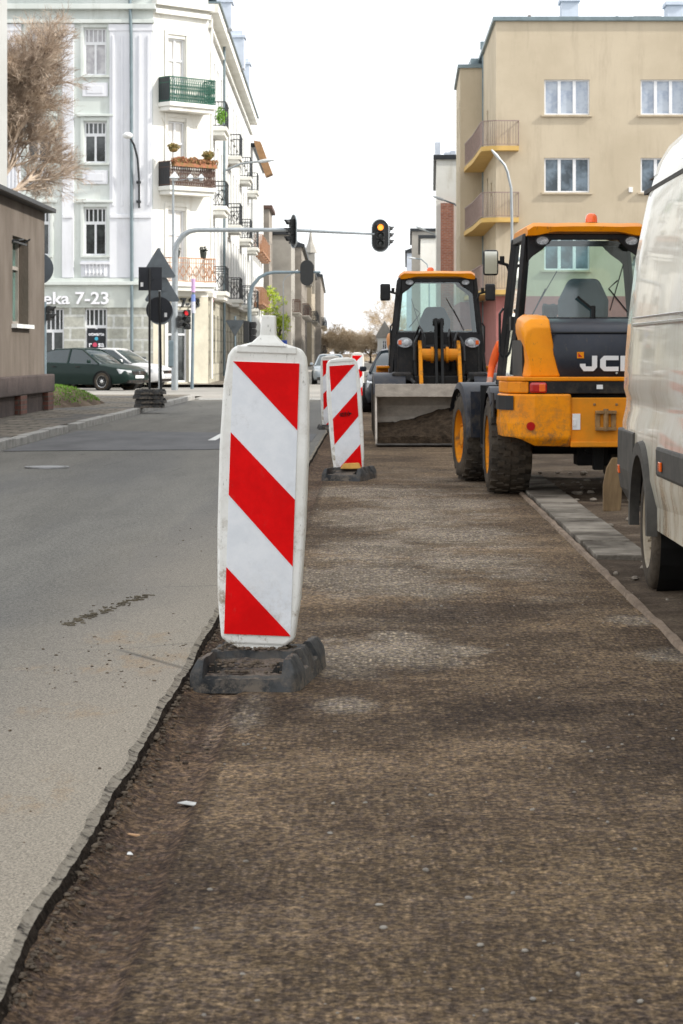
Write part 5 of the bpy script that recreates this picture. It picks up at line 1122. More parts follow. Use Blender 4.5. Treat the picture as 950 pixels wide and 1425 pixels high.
# cream building edge rising behind it
b = MB(); xb = PX(10, 50); wall(b, (xb-6, 50, 0), (1,0,0), 6, 9, []); b.quad((xb, 50, 0), (xb-1.2, 55, 0), (xb-1.2, 55, 9.6), (xb, 50, 9.6)); b.quad((xb-6, 55, 0), (xb-1.2, 55, 0), (xb-1.2, 55, 9.6), (xb-6, 55, 9.6)); b.quad((xb-6, 50, 9), (xb, 50, 9), (xb, 50, 9.6), (xb-6, 50, 9.6))
nb_ = thing('cream_house', 'cream wall edge of a taller house rising behind the brown house', 'building', (0,0,0)); obj('wall', b, m_wht, nb_)
b = MB(); b.prism([(xb-6, 49.9), (xb+.03, 49.9), (xb-1.17, 55.1), (xb-6, 55.1)], (0,0,9.6), (1,0,0), (0,1,0), (0,0,.12)); obj('roof', b, m_zinc, nb_)
# ---- unseen tenement row, added off frame on the right to shade the works
tn = thing('shade_tenement', 'long plain tenement row, unseen, added outside the right edge to shade the road works', 'building', (0,0,0))
b = MB(); to = [(k*3+1, k*3+2.1, z, z+1.7) for k in range(24) for z in (1.2, 4.4, 7.6)]
wall(b, (8.4, 52, 0), (0,-1,0), 74, 11.6, to, .15); b.quad((8.4, 52, 0), (8.4, 52, 11.6), (20, 52, 11.6), (20, 52, 0)); b.quad((20, 52, 0), (20, 52, 11.6), (20, -22, 11.6), (20, -22, 0)); b.quad((8.4, -22, 0), (8.4, -22, 11.6), (20, -22, 11.6), (20, -22, 0)); obj('wall', b, m_wht, tn)
b = MB(); b.prism([(8.1, -22), (8.1, 52.2), (20, 52.2), (20, -22)], (0,0,11.6), (1,0,0), (0,1,0), (0,0,.3)); obj('roof', b, m_zinc, tn)
for i, (a, c, z0, z1) in enumerate(to): window(tn, (8.4, 52-a, z0), (0,-1,0), c-a, z1-z0, 'cross', m_fr, m_pd, .15)

# ---- farther houses along the street (px ranges read off the photo)
def house(label, X0, X1, Y0, Y1, H, m, face, rowh=2.7, winm=None, bal=None, base=.12, wins=True, roofm=None, slope=0, ff=()):
    """block with a street side facade ('L' = on the left side of the street, looks +x; 'R' looks -x)"""
    t = thing('town_house', label, 'building', (0,0,0), 0, 'houses farther along the street')
    st = -.0157*(Y1-Y0); b = MB(); L = Y1-Y0
    nw = max(1, int(L/2.4)); nr = max(1, int((H-.8)/rowh)); o = []
    if wins: o = [((k+.5)*L/nw-.45, (k+.5)*L/nw+.45, 1.0+r*rowh, 2.4+r*rowh) for k in range(nw) for r in range(nr) if 2.4+r*rowh < H-.2]
    if face == 'R': st = X0/Y0*L*.93
    if face == 'L': p0 = Vector((X1, Y0, base)); u = Vector((st, L, 0))
    else: p0 = Vector((X0+st, Y1, base)); u = Vector((-st, -L, 0))
    wall(b, p0, u, L, H-base, [(a, c, z0-base, z1-base) for a, c, z0, z1 in o], .12)
    fo = [(a, c, z0, z1) for a, c, z0, z1 in ff]
    wall(b, (X0, Y0, base), (1,0,0), X1-X0, H-base, fo, .1)
    b.quad((X0, Y0, 0), (X0+st, Y1, 0), (X0+st, Y1, H), (X0, Y0, H)) if face == 'L' else b.quad((X1, Y0, 0), (X1+st, Y1, 0), (X1+st, Y1, H), (X1, Y0, H))
    b.quad((X0+st, Y1, 0), (X1+st, Y1, 0), (X1+st, Y1, H), (X0+st, Y1, H)); obj('wall', b, m, t)
    un = u.normalized()
    for a, c, z0, z1 in o: window(t, p0+un*a+Z*z0, un, c-a, z1-z0, 'cross', winm or m_fr, m_pd, .12)
    for a, c, z0, z1 in fo: window(t, Vector((X0+a, Y0, base+z0)), (1,0,0), c-a, z1-z0, 'cross', m_fr, m_pd, .1)
    b = MB(); b.prism([(X0-.15, Y0-.1), (X1+.2, Y0-.1), (X1+.2+st, Y1+.1), (X0-.15+st, Y1+.1)], (0,0,H), (1,0,0), (0,1,0), (0,0,.22))
    if slope: b.prism([(0, 0), (X1-X0+.3, 0), ((X1-X0)/2+.15, slope)], (X0-.15, Y0-.1, H+.22), (1,0,0), (0,0,1), (st, L, 0))
    obj('roof', b, roofm or m_iron, t, bevel=.02)
    if bal:
        for (k, r, sm_, rm_) in bal: balcony(t, p0+un*k, un, 1.6, .5, base+.9+r*rowh, sm_, rm_, .8, 'bars', .2)
    return t
m_conc = mat('grey_gable', (.34, .32, .285), .95, .2, .7, .3, 20); m_drk = mat('sooty_render', (.27, .24, .205), .95, .25, 1); m_tan = mat('tan_render', (.42, .36, .27), .9, .12, 1)
house('white house with small orange balconies past the corner tenement', -12, -6.15, 120.5, 138, 11.6, m_wht2, 'L', bal=[(1+3*k, r, m_rail_o, m_rail_o) for k in range(5) for r in (1, 2)])
house('brown eaved house peeking over the orange balconies', -11, PX(374, 139), 139.2, 146, 9.6, m_drk, 'L', roofm=m_rail_b)
house('grey concrete gable house behind the yellow green tree', -12.5, PX(405, 147), 147, 160, PZ(327, 147), m_conc, 'L', bal=[(3, 1, m_conc, m_rail_b), (8, 1, m_conc, m_rail_b)])
house('dark sooty house with stacked balconies beyond the grey gable', -13, PX(420, 162), 161, 190, PZ(345, 162), m_drk, 'L', slope=1.5, bal=[(2+5*k, r, m_conc, (m_rail_b, m_iron)[k % 2]) for k in range(5) for r in (1, 2)])
house('tan house beyond the sooty one', -13.5, PX(433, 191), 191, 225, PZ(372, 191), m_tan, 'L', bal=[(2+6*k, r, m_conc, m_iron) for k in range(5) for r in (1,)])
house('last dark house on the left side of the street', -14, PX(446, 226), 226, 290, PZ(385, 226), m_drk, 'L', slope=1.2, bal=[(2+8*k, r, m_tan, m_iron) for k in range(6) for r in (0, 1)])
t = thing('church_turret', 'small pointed grey turret above the left row of houses', 'turret', (0,0,0)); x = PX(432, 195)
b = MB(); b.bx(x-.35, x+.35, 194.6, 195.4, 6, PZ(352, 195)); obj('shaft', b, m_conc, t); b = MB(); b.lathe([(.55, 0), (.2, .9), (.05, 1.9), (.001, 2.1)], (x, 195, PZ(352, 195)), (0,0,1), 8); obj('spire', b, m_conc, t)
# roof piece seen end-on above the lamp
b = MB(); Y = 119; a = at(356, 200, Y); c = at(374, 245, Y); b.prism([(0, 0), (-.35, .05), (.25, -1.75), (.6, -1.6)], at(362, 197, Y), (1,0,0), (0,0,1), (0, 1.4, 0)); tag(obj('timber_eave', b, mat('eave_wood', (.30, .17, .08), .7, .3, 3)), 'tilted brown timber eave jutting out above the street lamp on the left', 'eave')
# right side
house('pale house with chimneys just past the apartment block', PX(607, 113), 8, 113, 135, PZ(222, 113), m_wht, 'R', wins=False)
b = MB(); x0, x1 = PX(613, 112.9), PX(631, 112.9); b.bx(x0, x1, 112.8, 112.99, .2, PZ(283, 113)); t = [o for o in bpy.data.objects if o.name.startswith('town_house')][-1]; obj('brick_face', b, m_brick, t)
for (px, py) in ((609, 198), (622, 212), (630, 210)):
    b = MB(); x = PX(px, 114); b.bx(x-.13, x+.13, 114, 114.8, PZ(222, 113), PZ(py, 114)); obj('chimney', b, MATS['chimney_render'], t)
house('cream low house behind the far loader cab', PX(585, 150), 8, 150, 175, PZ(332, 150), m_wht, 'R')
t = house('grey blank gable block behind the far loader cab', PX(573, 177), 8, 177, 200, PZ(322, 177), m_conc, 'R', wins=False)
house('blue grey last house on the right side of the street', PX(566, 205), 8, 205, 240, PZ(352, 205), MATS['chimney_render'], 'R', slope=1)
house('little gabled house among the bare trees', PX(525, 235), PX(545, 235), 235, 242, 2.6, m_wht, 'R', slope=1.5, roofm=m_conc, ff=[(.5, .9, 1.3, 2.2)])

# ---------------------------------------------------------------- vegetation
m_bark = mat('bark', (.09, .07, .055), .95, .3, 5); m_twig = mat('twigs', (.17, .125, .095), .9, .35, 2.5, c2=(.58, .47, .37), thr=(.35, .58)); m_twig2 = mat('pale_twigs', (.42, .32, .21), .9, .3, 2, c2=(.66, .54, .38))
def bare_tree(name, label, base, H, spread, n0, depth, seed, tm, r0=.16, droop=.3, trunkf=.35, group=None, lean=(0,0), tw=.006, ll=.30, jit=1., stag=.08):
    rnd = random.Random(seed); t = thing(name, label, 'tree', base, 0, group)
    tb, br = MB(), MB(); top = Vector((lean[0]*.3, lean[1]*.3, H*trunkf)); tb.tube([(0,0,-.1), top*.5+Vector((.05, 0, 0)), top], [r0, r0*.8, r0*.65], 8)
    def grow(p, d, l, r, k):
        pts = [p]; q = p.copy(); dd = d.copy()
        for s in range(3):
            dd = (dd+Vector((rnd.uniform(-.25, .25), rnd.uniform(-.25, .25), rnd.uniform(-.2, .2)+(.12 if k < 2 else -droop*.12)))).normalized(); q = q+dd*l/3; pts.append(q.copy())
        br.tube(pts, [r, r*.8, r*.65, r*.45], 5 if k < 2 else 3, caps=False)
        if k >= depth: return
        for c in range(rnd.randint(4, 6) if k else 6):
            f = rnd.uniform(.3, 1); pp = pts[min(3, int(f*3+.5))]
            nd = (dd+Vector((rnd.gauss(0, .62*jit), rnd.gauss(0, .62*jit), rnd.gauss(0, .5*jit)))).normalized(); grow(pp, nd, l*rnd.uniform(.55, .78), max(tw, r*.5), k+1)
    for i in range(n0):
        a = 2*math.pi*i/n0+rnd.uniform(-.3, .3); grow(top-Vector((0,0,rnd.uniform(0, H*stag))), Vector((math.cos(a)*spread, math.sin(a)*spread, rnd.uniform(-.3 if ll < .2 else .5, 1.3))).normalized(), H*ll, r0*.5, 0)
    obj('trunk', tb, m_bark, t, smooth=50); obj('crown', br, tm, t)
    return t
bare_tree('bare_tree', 'dense bare brown tree rising behind the brown house', (PX(2, 60), 60, .1), 9.0, 1.2, 17, 5, 11, m_twig, .15, -.2, .88, tw=.0038, ll=.138, jit=.66, stag=.38)
for i, (px, Y, h, sd, lab) in enumerate(((470, 235, 5.2, 2, 'bare tan tree at the end of the street nearest the left houses'), (492, 250, 5.4, 3, 'bare tan tree in the middle of the street end'), (515, 240, 4.8, 4, 'bare tan tree just left of the far loader'), (452, 262, 4.6, 5, 'leftmost low bare tree at the street end'))):
    bare_tree('bare_tree', lab, (PX(px, Y), Y, 0), h, 1.3, 8, 4, sd, m_twig2, .12, .5, .22, 'bare trees at the end of the street', tw=.012)
bare_tree('bare_tree', 'tall thin pale bare tree behind the far loader mirror', (PX(540, 255), 255, 0), 8.2, .8, 6, 4, 9, m_twig2, .1, .3, .3, 'bare trees at the end of the street', tw=.008)
t = thing('leafy_tree', 'yellow green leafy tree before the grey concrete gable', 'tree', (PX(388, 130), 130, .1)); rnd = random.Random(3)
b = MB(); b.tube([(0,0,0), (.1, 0, 1.5), (0, 0, 3)], [.09, .07, .04], 8); [b.tube([(0,0,2), (math.cos(a)*.5, math.sin(a)*.5, 3.1)], [.04, .015], 5) for a in (0, 1.3, 2.6, 4, 5.2)]; obj('trunk', b, m_bark, t)
b = MB(); [leaves(b, (rnd.gauss(0, .32), rnd.gauss(0, .3), rnd.uniform(1.7, 4.6)), (.32, .32, .3), 55, .07, rnd) for _ in range(26)]; obj('crown', b, mat('spring_leaf', (.16, .26, .01), .7, .4, 3, c2=(.42, .48, .03)), t)
# far ground cover under the trees
b = MB(); b.prism([(-14, 288), (14, 288), (14, 300), (-14, 300)], (0,0,0), (1,0,0), (0,1,0), (0,0,.5)); tag(obj('hedge', b, m_twig2), 'low brown hedge closing the far end of the street', 'hedge')
# grass mound by the brown house
b = MB(); rnd = random.Random(8); pts = []
def moundz(x, y): return .16+.40*max(0, 1-((x+6.5)/1.0)**2-((y-47.5)/3.6)**2)**.8
nx, ny = 24, 30
for i in range(ny+1):
    for j in range(nx+1): x = -7.9+2.9*j/nx; y = 43.5+9*i/ny; b.v.append((x, y, moundz(x, y)-.03))
for i in range(ny):
    for j in range(nx): k = i*(nx+1)+j; b.f.append((k, k+1, k+nx+2, k+nx+1)); b.m.append(0)
struct('grass_mound', b, m_dirt, smooth=True)
b = MB()
for _ in range(9000):
    x = rnd.uniform(-7.7, -5.15); y = rnd.uniform(44, 52); z = moundz(x, y)
    if z < .26+.08*nz(x*3, y*2): continue
    a = rnd.uniform(0, 3.14); w_ = .012; h = rnd.uniform(.02, .06); d = Vector((math.cos(a), math.sin(a), 0))*w_; p = Vector((x, y, z-.04)); b.add([p-d, p+d, p+Z*h+Vector((rnd.uniform(-.03, .03), rnd.uniform(-.03, .03), 0))], [(0,1,2)])
tag(obj('grass', b, mat('blade', (.07, .17, .01), .8, .4, 5, c2=(.17, .33, .03))), 'fresh green grass growing on the mound by the brown house', 'grass', kind='stuff')
# ================================================================ street furniture
m_galv = mat('galvanised', (.33, .36, .38), .45, .15, 6, metal=.5); m_pole = mat('blue_grey_pole', (.16, .21, .24), .5, .2, 4, metal=.3); m_bk = mat('signal_black', (.012, .013, .014), .5, .3); m_signback = mat('sign_back', (.09, .105, .12), .5, .15, 5, metal=.4); m_sb2 = mat('dark_sign_back', (.010, .012, .018), .45, .2)
m_amber = mat('lit_amber', (.9, .35, .05), .3, .05, emis=(1, .27, .03), es=1.5); m_lred = mat('lit_red', (.8, .03, .03), .3, .05, emis=(1, .03, .05), es=.35); m_unlit = mat('unlit_lens', (.03, .035, .035), .15, .3, 30)
def head(parent, c, face, n=3, sc=1., lit=None, board=True, edge=None):
    """traffic light head: c centre, face = unit vector it looks along"""
    c = Vector(c); f = Vector(face).normalized(); u = f.cross(Z).normalized(); s = .24*sc; h = s*n
    M = Matrix((u, f, Z)).transposed()
    b = MB()
    if board:
        w_, hh = .25*sc, h/2+.12*sc; pl = []
        for k in range(12): a = math.pi*k/11; pl.append((math.cos(a)*w_, hh-w_+math.sin(a)*w_))
        for k in range(12): a = math.pi+math.pi*k/11; pl.append((math.cos(a)*w_, -hh+w_+math.sin(a)*w_))
        b.prism(pl, c-f*.02*sc, u, Z, f*.012*sc)
        bd = obj('backboard', b, m_bk, parent)
        if edge:
            b = MB(); b.tube([c-f*.008+u*x*1.0+Z*z for x, z in pl+[pl[0]]], .018*sc, 5); obj('board_rim', b, edge, bd)
    b = MB()
    for k in range(n): b.box(c+Z*(h/2-s*(k+.5))+f*.05*sc, (s*.98, .12*sc, s*.97), M)
    hd = obj('signal_box', b, m_bk, parent, bevel=.02*sc)
    for k in range(n):
        q = c+Z*(h/2-s*(k+.5))+f*.115*sc
        b = MB(); b.lathe([(.001, .012*sc), (.05*sc, .010*sc), (.088*sc, 0)], q, f, 20); obj('lens', b, lit if (lit and k == (0 if n == 3 else 0)) else m_unlit, hd)
        b = MB(); v = []; m = 14
        for i in range(m+1):
            a = R(-25+230*i/m); d = u*math.cos(a)*.1*sc+Z*math.sin(a)*.1*sc; v.append((q+d, q+d+f*(.17*sc*(.45+.55*max(0, math.sin(a)))))) 
        for i in range(m): b.add([v[i][0], v[i+1][0], v[i+1][1], v[i][1]], [(0,1,2,3)])
        o = obj('visor', b, m_bk, hd); sol = o.modifiers.new('t', 'SOLIDIFY'); sol.thickness = .006
    return hd
# big gantry with arm over the road
Y = 68.5; t = thing('signal_gantry', 'grey gantry pole whose long arm carries signals over the crossing', 'traffic light', (0,0,0))
x = PX(243, Y); zt = PZ(320, Y); b = MB()
pts = [(x, Y, .1), (x, Y, PZ(420, Y)), (x+.02, Y, PZ(350, Y))]+[(x+.03+.62*(1-math.cos(a)), Y, PZ(350, Y)+.62*math.sin(a)) for a in (.4, .8, 1.2, 1.57)]+[(PX(400, Y), Y, zt-.0), (PX(480, Y), Y, PZ(324, Y)), (PX(521, Y), Y, PZ(326, Y))]
b.tube(pts, [.10, .095, .085, .08, .08, .075, .07, .055, .04, .03], 12); obj('pole', b, m_galv, t, smooth=60)
b = MB(); b.box((x-.1, Y-.0, PZ(492, Y)), (.16, .2, .75)); obj('control_box', b, m_pole, t, bevel=.02)
head(t, (PX(529, Y), Y, PZ(328, Y)), (.05, -1, 0), 3, .97, m_amber, True, m_galv)
head(t, (PX(538, Y), Y+.12, PZ(328, Y)), (1, .3, 0), 3, .8, None, False)
head(t, (PX(408, Y), Y+.05, PZ(322, Y)), (-1, -.4, 0), 3, 1.0, None, True, m_galv)
# pedestrian head on the gantry post (faces left) and lamp pole beside
head(t, (PX(249, Y), Y-.1, PZ(448, Y)), (.9, -.5, 0), 2, .75, None, False)
Y2 = 70.5; t = thing('signal_post', 'slim signal post with pink and blue stickers by the corner', 'traffic light', (0,0,0)); x = PX(267, Y2)
b = MB(); b.cyl((x, Y2, .1), (x+.05, Y2, PZ(392, Y2)), .05, 10, .04); obj('post', b, m_pole, t, smooth=60)
head(t, (PX(262, Y2), Y2-.12, PZ(445, Y2)), (-.35, -1, 0), 3, .82, m_lred, False)
for (y0, y1, c, nm) in ((388, 407, (.55, .35, .58), 'sticker_pink'), (410, 420, (.18, .25, .55), 'sticker_blue'), (420, 436, (.6, .6, .7), 'sticker_pale')):
    b = MB(); b.lathe([(.058, 0), (.062, .01), (.062, PZ(y0, Y2)-PZ(y1, Y2)-.01), (.058, PZ(y0, Y2)-PZ(y1, Y2))], (x+.04, Y2, PZ(y1, Y2)), (0,0,1), 10); obj('sticker', b, mat(nm, c, .5, .2, 20), t)
# second gantry farther back
Y = 80; t = thing('signal_gantry', 'dark green gantry with short arm behind the front beacon top', 'traffic light', (0,0,0)); x = PX(347, Y); zt = PZ(379, Y)
b = MB(); b.tube([(x, Y, .1), (x, Y, PZ(415, Y))]+[(x+.85*(1-math.cos(a)), Y, PZ(415, Y)+(zt-PZ(415, Y))*math.sin(a)) for a in (.5, .9, 1.25, 1.57)]+[(PX(446, Y), Y, PZ(379, Y))], [.085, .07, .065, .06, .06, .055, .04], 10); obj('pole', b, m_pole, t, smooth=60)
head(t, (PX(427, Y), Y-.12, PZ(380, Y)), (0, 1, 0), 3, .9)
head(t, (PX(351, Y), Y-.12, PZ(462, Y)), (.3, 1, 0), 3, .95, None, False)
b = MB(); b.box((PX(343, Y), Y-.13, PZ(462, Y)), (.2, .12, .75)); obj('signal_box', b, m_bk, t, bevel=.03)
# signs seen from behind on stacked rubber feet
def sign(parent, name, shape, c, s, m, Yp=None, rz=0):
    u = Vector((math.cos(rz), math.sin(rz), 0)); f = Vector((-math.sin(rz), math.cos(rz), 0))*.012; b = MB()
    if shape == 'round': pl = [(math.cos(2*math.pi*k/28)*s, math.sin(2*math.pi*k/28)*s) for k in range(28)]
    elif shape == 'square': pl = [(-s, -s), (s, -s), (s, s), (-s, s)]
    elif shape == 'tri': pl = [(-s*1.1, -s*.6), (-s, -s*.72), (s, -s*.72), (s*1.1, -s*.6), (.06*s, s*1.15), (-.06*s, s*1.15)]
    else: pl = [(-s*1.1, s*.6), (-.06*s, -s*1.15), (.06*s, -s*1.15), (s*1.1, s*.6), (s, s*.72), (-s, s*.72)]
    b.prism(pl, c, u, Z, f); o = obj(name, b, m, parent, bevel=.004)
    b = MB(); b.box(Vector(c)-f*1.2, (s*.5, .02, .03)); obj('clamp', b, m, o)
    return o
Y = 44.6
t = thing('road_sign', 'back of a black square road sign on a thin post left of the round one', 'road sign', (0,0,0), 0, 'temporary signs on the stacked rubber feet'); x = PX(208, Y)
b = MB(); b.cyl((x, Y, .3), (x, Y, PZ(374, Y)), .022, 8); obj('post', b, m_bk, t); q = sign(t, 'sign_plate', 'square', (x+.01, Y+.03, PZ(388, Y)), .22, m_sb2)
b = MB(); b.bx(x-.17, x-.12, Y+.015, Y+.025, PZ(399, Y), PZ(393, Y)); obj('sticker', b, m_white, q)
t = thing('road_sign', 'back of a black round road sign on a thin post right of the square one', 'road sign', (0,0,0), 0, 'temporary signs on the stacked rubber feet'); x = PX(221, Y)
b = MB(); b.cyl((x+.02, Y+.25, .3), (x-.01, Y+.25, PZ(405, Y)), .024, 8); obj('post', b, m_bk, t); q = sign(t, 'sign_plate', 'round', (x-.02, Y+.28, PZ(431, Y)), .25, m_sb2)
b = MB(); b.bx(x+.08, x+.13, Y+.262, Y+.272, PZ(441, Y), PZ(435, Y)); obj('sticker', b, m_white, q)
for i, (z, dx, lab) in enumerate(((.15, 0, 'lowest'), (.235, .03, 'second'), (.32, -.02, 'third'), (.405, .02, 'topmost'))):
    o = obj('sign_foot', None, None, me=foot.me); o.location = (PX(207, Y)+dx, Y+.1, z); o.rotation_euler = (0, 0, R(88+4*(i % 2)*(-1)**i)); o.scale = (1, .72, .85)
    tag(o, lab+' black rubber foot in the stack under the two sign posts', 'sign foot', 'stacked rubber feet under the signs')
Yg = 60.
t = thing('road_sign', 'grey backs of a triangle and a disc sign on one post behind the black signs', 'road sign', (0,0,0)); x = PX(222, Yg)
b = MB(); b.cyl((x, Yg, .1), (x, Yg, PZ(345, Yg)), .035, 8); obj('post', b, m_galv, t); sign(t, 'sign_plate', 'tri', (x-.03, Yg-.05, PZ(371, Yg)), .40, m_signback); sign(t, 'sign_plate', 'round', (x+.02, Yg-.05, PZ(434, Yg)), .33, m_signback); sign(t, 'sign_plate', 'tri', (x+.06, Yg+.06, PZ(404, Yg)), .40, m_signback)
Yd = 46.; t = thing('road_sign', 'grey back of a large disc sign poking out behind the brown house', 'road sign', (0,0,0)); x = PX(52, Yd)
b = MB(); b.cyl((x, Yd, .1), (x, Yd, PZ(345, Yd)), .03, 8); obj('post', b, m_galv, t); sign(t, 'sign_plate', 'round', (x, Yd-.05, PZ(374, Yd)), .32, m_signback)
t = thing('traffic_light', 'black signal head just behind the corner of the brown house', 'traffic light', (0,0,0)); head(t, (PX(66, 60), 60, PZ(436, 60)), (1, -.1, 0), 2, .8, None, False); b = MB(); b.cyl((PX(62, 60), 60, .1), (PX(62, 60), 60, PZ(420, 60)), .05, 8); obj('post', b, m_pole, t)
Yv = 84; t = thing('road_sign', 'grey back of a give way triangle on a pole beside the street facade', 'road sign', (0,0,0)); x = PX(327, Yv)
b = MB(); b.cyl((x, Yv, .1), (x, Yv, PZ(440, Yv)), .04, 8); obj('post', b, m_pole, t); sign(t, 'sign_plate', 'inv', (x, Yv-.05, PZ(454, Yv)), .30, m_signback)
# lamps
def lamp(label, pts, r, hd, Y, m=m_galv, s=1.):
    t = thing('street_lamp', label, 'street lamp', (0,0,0), 0, 'street lamps'); b = MB(); P_ = [Vector((PX(a, Y), Y, PZ(c, Y))) for a, c in pts]; P_[0].z = .1
    b.tube(P_, [r]+[r*.7]*(len(P_)-1), 8); obj('pole', b, m, t, smooth=60)
    d = (P_[-1]-P_[-2]).normalized(); b = MB(); c = P_[-1]; rings = []
    side = d.cross(Vector((0,1,0))).normalized()
    for f, w_, h_ in ((-.05, .03, .03), (.1, .08, .07), (.35, .13, .08), (.6, .10, .05), (.68, .04, .02)):
        q = c+d*f*s; rings.append([q+Vector((0,1,0))*w_*s*math.cos(a)+side*h_*s*math.sin(a) for a in [2*math.pi*k/10 for k in range(10)]])
    b.loft(rings); obj('lamp_head', b, MATS['lamp_shell'], t, smooth=60)
mat('lamp_shell', (.55, .58, .6), .4, .1)
lamp('tall grey street lamp bending left before the beige block', [(712, 560), (712, 300), (711, 262), (706, 240), (702, 230), (696, 223)], .05, 0, 64, s=.55)
lamp('cobra head street lamp reaching right above the left street', [(297, 540), (297, 262), (301, 250), (312, 238), (335, 228), (360, 225)], .06, 0, 90, s=.9)
lamp('thin far lamp arm reaching left over the far loader', [(640, 500), (640, 292), (632, 284), (618, 279)], .05, 0, 105, m_pole, .8)
lamp('small far street lamp before the grey gable block on the right', [(612, 500), (612, 336), (604, 326), (592, 321)], .05, 0, 118, m_galv, .8)
lamp('smallest far street lamp with curved neck over the cream low house', [(597, 490), (597, 380), (594, 368), (586, 361), (578, 360)], .045, 0, 140, m_pole, .7)
lamp('thin street lamp among the left houses by the yellow green tree', [(394, 490), (394, 392), (397, 386), (404, 382)], .04, 0, 128, m_galv, .7)
Yl = 74; t = thing('street_lamp', 'slim lamp post with three pyramid shades before the brown balcony', 'street lamp', (0,0,0), 0, 'street lamps'); x = PX(241, Yl)
b = MB(); b.cyl((x, Yl, .1), (x, Yl, PZ(250, Yl)), .05, 8, .035); b.tube([(x, Yl, PZ(252, Yl)), (PX(264, Yl), Yl, PZ(249, Yl)), (PX(281, Yl), Yl, PZ(249, Yl))], .012, 5); obj('pole', b, m_galv, t)
for px, s in ((243, .22), (265, .14), (280, .14)):
    b = MB(); b.lathe([(s, 0), (s*.9, .02), (.02, s*.9)], (PX(px, Yl), Yl, PZ(248, Yl)), (0,0,1), 4); b.lathe([(s*.5, 0), (s*.4, -.08), (.01, -.09)], (PX(px, Yl), Yl, PZ(248, Yl)), (0,0,1), 8); obj('lamp_shade', b, MATS['lamp_shell'], t)
# shop signs, small items on the far pavement
b = MB(); b.box((PX(391, 100), 100, PZ(478, 100)), (.5, .06, .28)); tag(obj('blue_sign', b, mat('blue_panel', (.03, .10, .55), .4, .1), bevel=.01), 'small blue sign panel seen over the front beacon shoulder', 'sign')
b = MB(); b.box((PX(296, 82), 81.5, PZ(412, 82)), (.08, .75, .42)); tag(obj('pharmacy_sign', b, mat('pink_panel', (.50, .10, .16), .5, .5, 9, c2=(.75, .55, .6)), bevel=.01), 'small red and pink sign at the street side of the corner tenement', 'sign')
b = MB(); b.bx(PX(192, 77), PX(204, 77), 76.8, 77, .5, 1.05); b.cyl((PX(198, 77), 77, .1), (PX(198, 77), 77, .5), .03, 6); tag(obj('litter_bin', b, mat('bin', (.12, .13, .13), .6, .2), bevel=.03), 'grey litter bin by the facade right of the parked cars', 'bin')
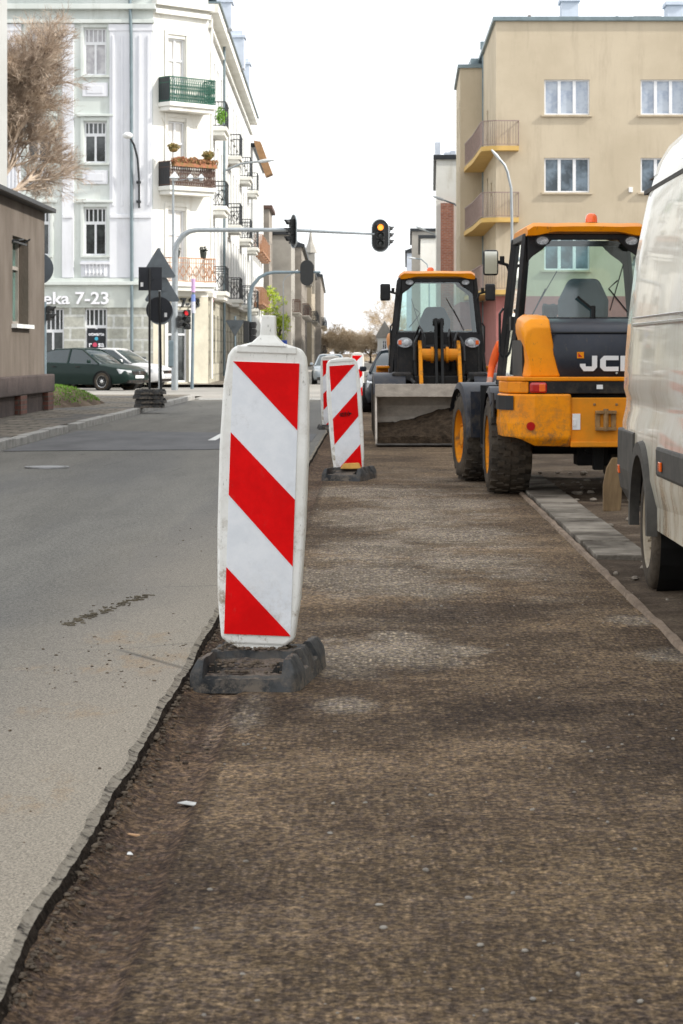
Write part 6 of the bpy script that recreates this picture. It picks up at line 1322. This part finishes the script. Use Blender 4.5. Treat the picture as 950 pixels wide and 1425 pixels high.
# ---------------------------------------------------------------- worker
def person(label, loc, rz, s=.9):
    t = thing('person', label, 'person', loc, rz); t.scale = (s, s, s)
    J = {'p': ((0,0,.95), .155), 'w': ((0,.0,1.12), .15), 'c': ((0,-.01,1.32), .175), 'n': ((0,0,1.48), .065), 'h1': ((0,.02,1.56), .075), 'h2': ((0,.03,1.66), .098), 'h3': ((0,.02,1.73), .07),
         'sl': ((-.19,0,1.42), .075), 'el': ((-.27,.03,1.14), .05), 'wl': ((-.24,.22,.98), .036), 'kl': ((-.25,.30,.95), .032), 'sr': ((.19,0,1.42), .075), 'er': ((.28,.03,1.14), .05), 'wr': ((.25,.2,.96), .036), 'kr': ((.25,.28,.93), .032),
         'hl': ((-.1,0,.90), .11), 'nl': ((-.12,.03,.50), .07), 'al': ((-.12,0,.09), .05), 'tl': ((-.13,.16,.04), .045), 'hr': ((.1,0,.90), .11), 'nr': ((.13,.04,.50), .07), 'ar': ((.14,.02,.09), .05), 'tr': ((.16,.18,.04), .045)}
    E = [('p','w'),('w','c'),('c','n'),('n','h1'),('h1','h2'),('h2','h3'),('c','sl'),('sl','el'),('el','wl'),('wl','kl'),('c','sr'),('sr','er'),('er','wr'),('wr','kr'),('p','hl'),('hl','nl'),('nl','al'),('al','tl'),('p','hr'),('hr','nr'),('nr','ar'),('ar','tr')]
    # fingers
    for sd, k in (('l', -1), ('r', 1)):
        wx, wy, wz = J['k'+sd][0]
        for i in range(4):
            a = 'f%s%d' % (sd, i); J[a+'a'] = ((wx+k*(-.03+.02*i), wy+.05, wz-.01-.004*i), .010); J[a+'b'] = ((wx+k*(-.03+.02*i), wy+.07, wz-.045), .009); E += [('k'+sd, a+'a'), (a+'a', a+'b')]
        a = 't'+sd+'h'; J[a] = ((wx-k*.055, wy+.02, wz-.01), .011); E.append(('w'+sd, a))
    names = list(J); me = bpy.data.meshes.new('body'); me.from_pydata([J[n][0] for n in names], [(names.index(a), names.index(c)) for a, c in E], []); o = bpy.data.objects.new('body', me); COL.objects.link(o)
    sk = o.modifiers.new('skin', 'SKIN'); 
    for i, n in enumerate(names): r = J[n][1]; me.skin_vertices[0].data[i].radius = (r, r); 
    me.skin_vertices[0].data[names.index('p')].use_root = True
    sb = o.modifiers.new('sub', 'SUBSURF'); sb.levels = sb.render_levels = 2
    bpy.context.view_layer.update(); m2 = bpy.data.meshes.new_from_object(o.evaluated_get(bpy.context.evaluated_depsgraph_get())); bpy.data.objects.remove(o)
    skin, vest, navy, boot = mat('skin', (.45, .26, .19), .6, .1), mat('hi_vis', (.85, .12, .01), .7, .15, 8), mat('navy_cloth', (.03, .04, .07), .9, .2), mat('boot_leather', (.02, .018, .015), .6)
    for m in (skin, vest, navy, boot): m2.materials.append(m)
    for p in m2.polygons:
        z = p.center.z; x, y = p.center.x, p.center.y; p.use_smooth = True
        p.material_index = 3 if z < .13 else (2 if (z < .93 and abs(x) < .24 and y < .17) else (1 if (z < 1.475 and not (y > .2 and z < 1.02)) else 0))
    o = bpy.data.objects.new('body', m2); COL.objects.link(o); o.parent = t
    b = MB(); b.lathe([(.112, 0), (.118, .03), (.10, .09), (.06, .13), (.001, .14)], (0, .03, 1.68), (0,0,1), 20); b.prism([(-.08, .1), (.08, .1), (.06, .2), (-.06, .2)], (0, .02, 1.685), (1,0,0), (0,1,0), (0,0,.015)); obj('cap', b, m_dark, t, smooth=40)
    b = MB(); b.lathe([(.215, 0), (.22, .025), (.215, .05)], (0, -.005, 1.16), (0,0,1), 24)
    for q in range(len(b.v)): v = b.v[q]; b.v[q] = (v[0]*.82, v[1]*.86, v[2])
    obj('reflective_band', b, mat('reflective_band', (.6, .62, .6), .3, .1), t)
    b = MB(); b.bx(-.055, -.02, .112, .122, 1.655, 1.668); b.bx(.02, .055, .112, .122, 1.655, 1.668); b.bx(-.03, .03, .105, .115, 1.585, 1.593); b.loft([[(-.012, .115, 1.61), (.012, .115, 1.61), (0, .14, 1.615)], [(-.006, .115, 1.66), (.006, .115, 1.66), (0, .118, 1.66)]]); obj('face', b, mat('face_feature', (.15, .06, .05), .6), t)
    return t
person('person in an orange high-visibility jacket and dark cap standing between the two loaders', (PX(714, 27), 27.0, 0), R(160), .90)
for o in bpy.data.objects:
    if o.parent is None and o.type == 'EMPTY' and o.location.length < 1e-6:      # bring each root to its thing's base
        pts = [c.matrix_local @ Vector(k) for c in o.children for k in c.bound_box]
        if pts:
            ctr = Vector((sum(p.x for p in pts)/len(pts), sum(p.y for p in pts)/len(pts), min(p.z for p in pts))); o.location = ctr
            for c in o.children: c.matrix_local = Matrix.Translation(-ctr) @ c.matrix_local
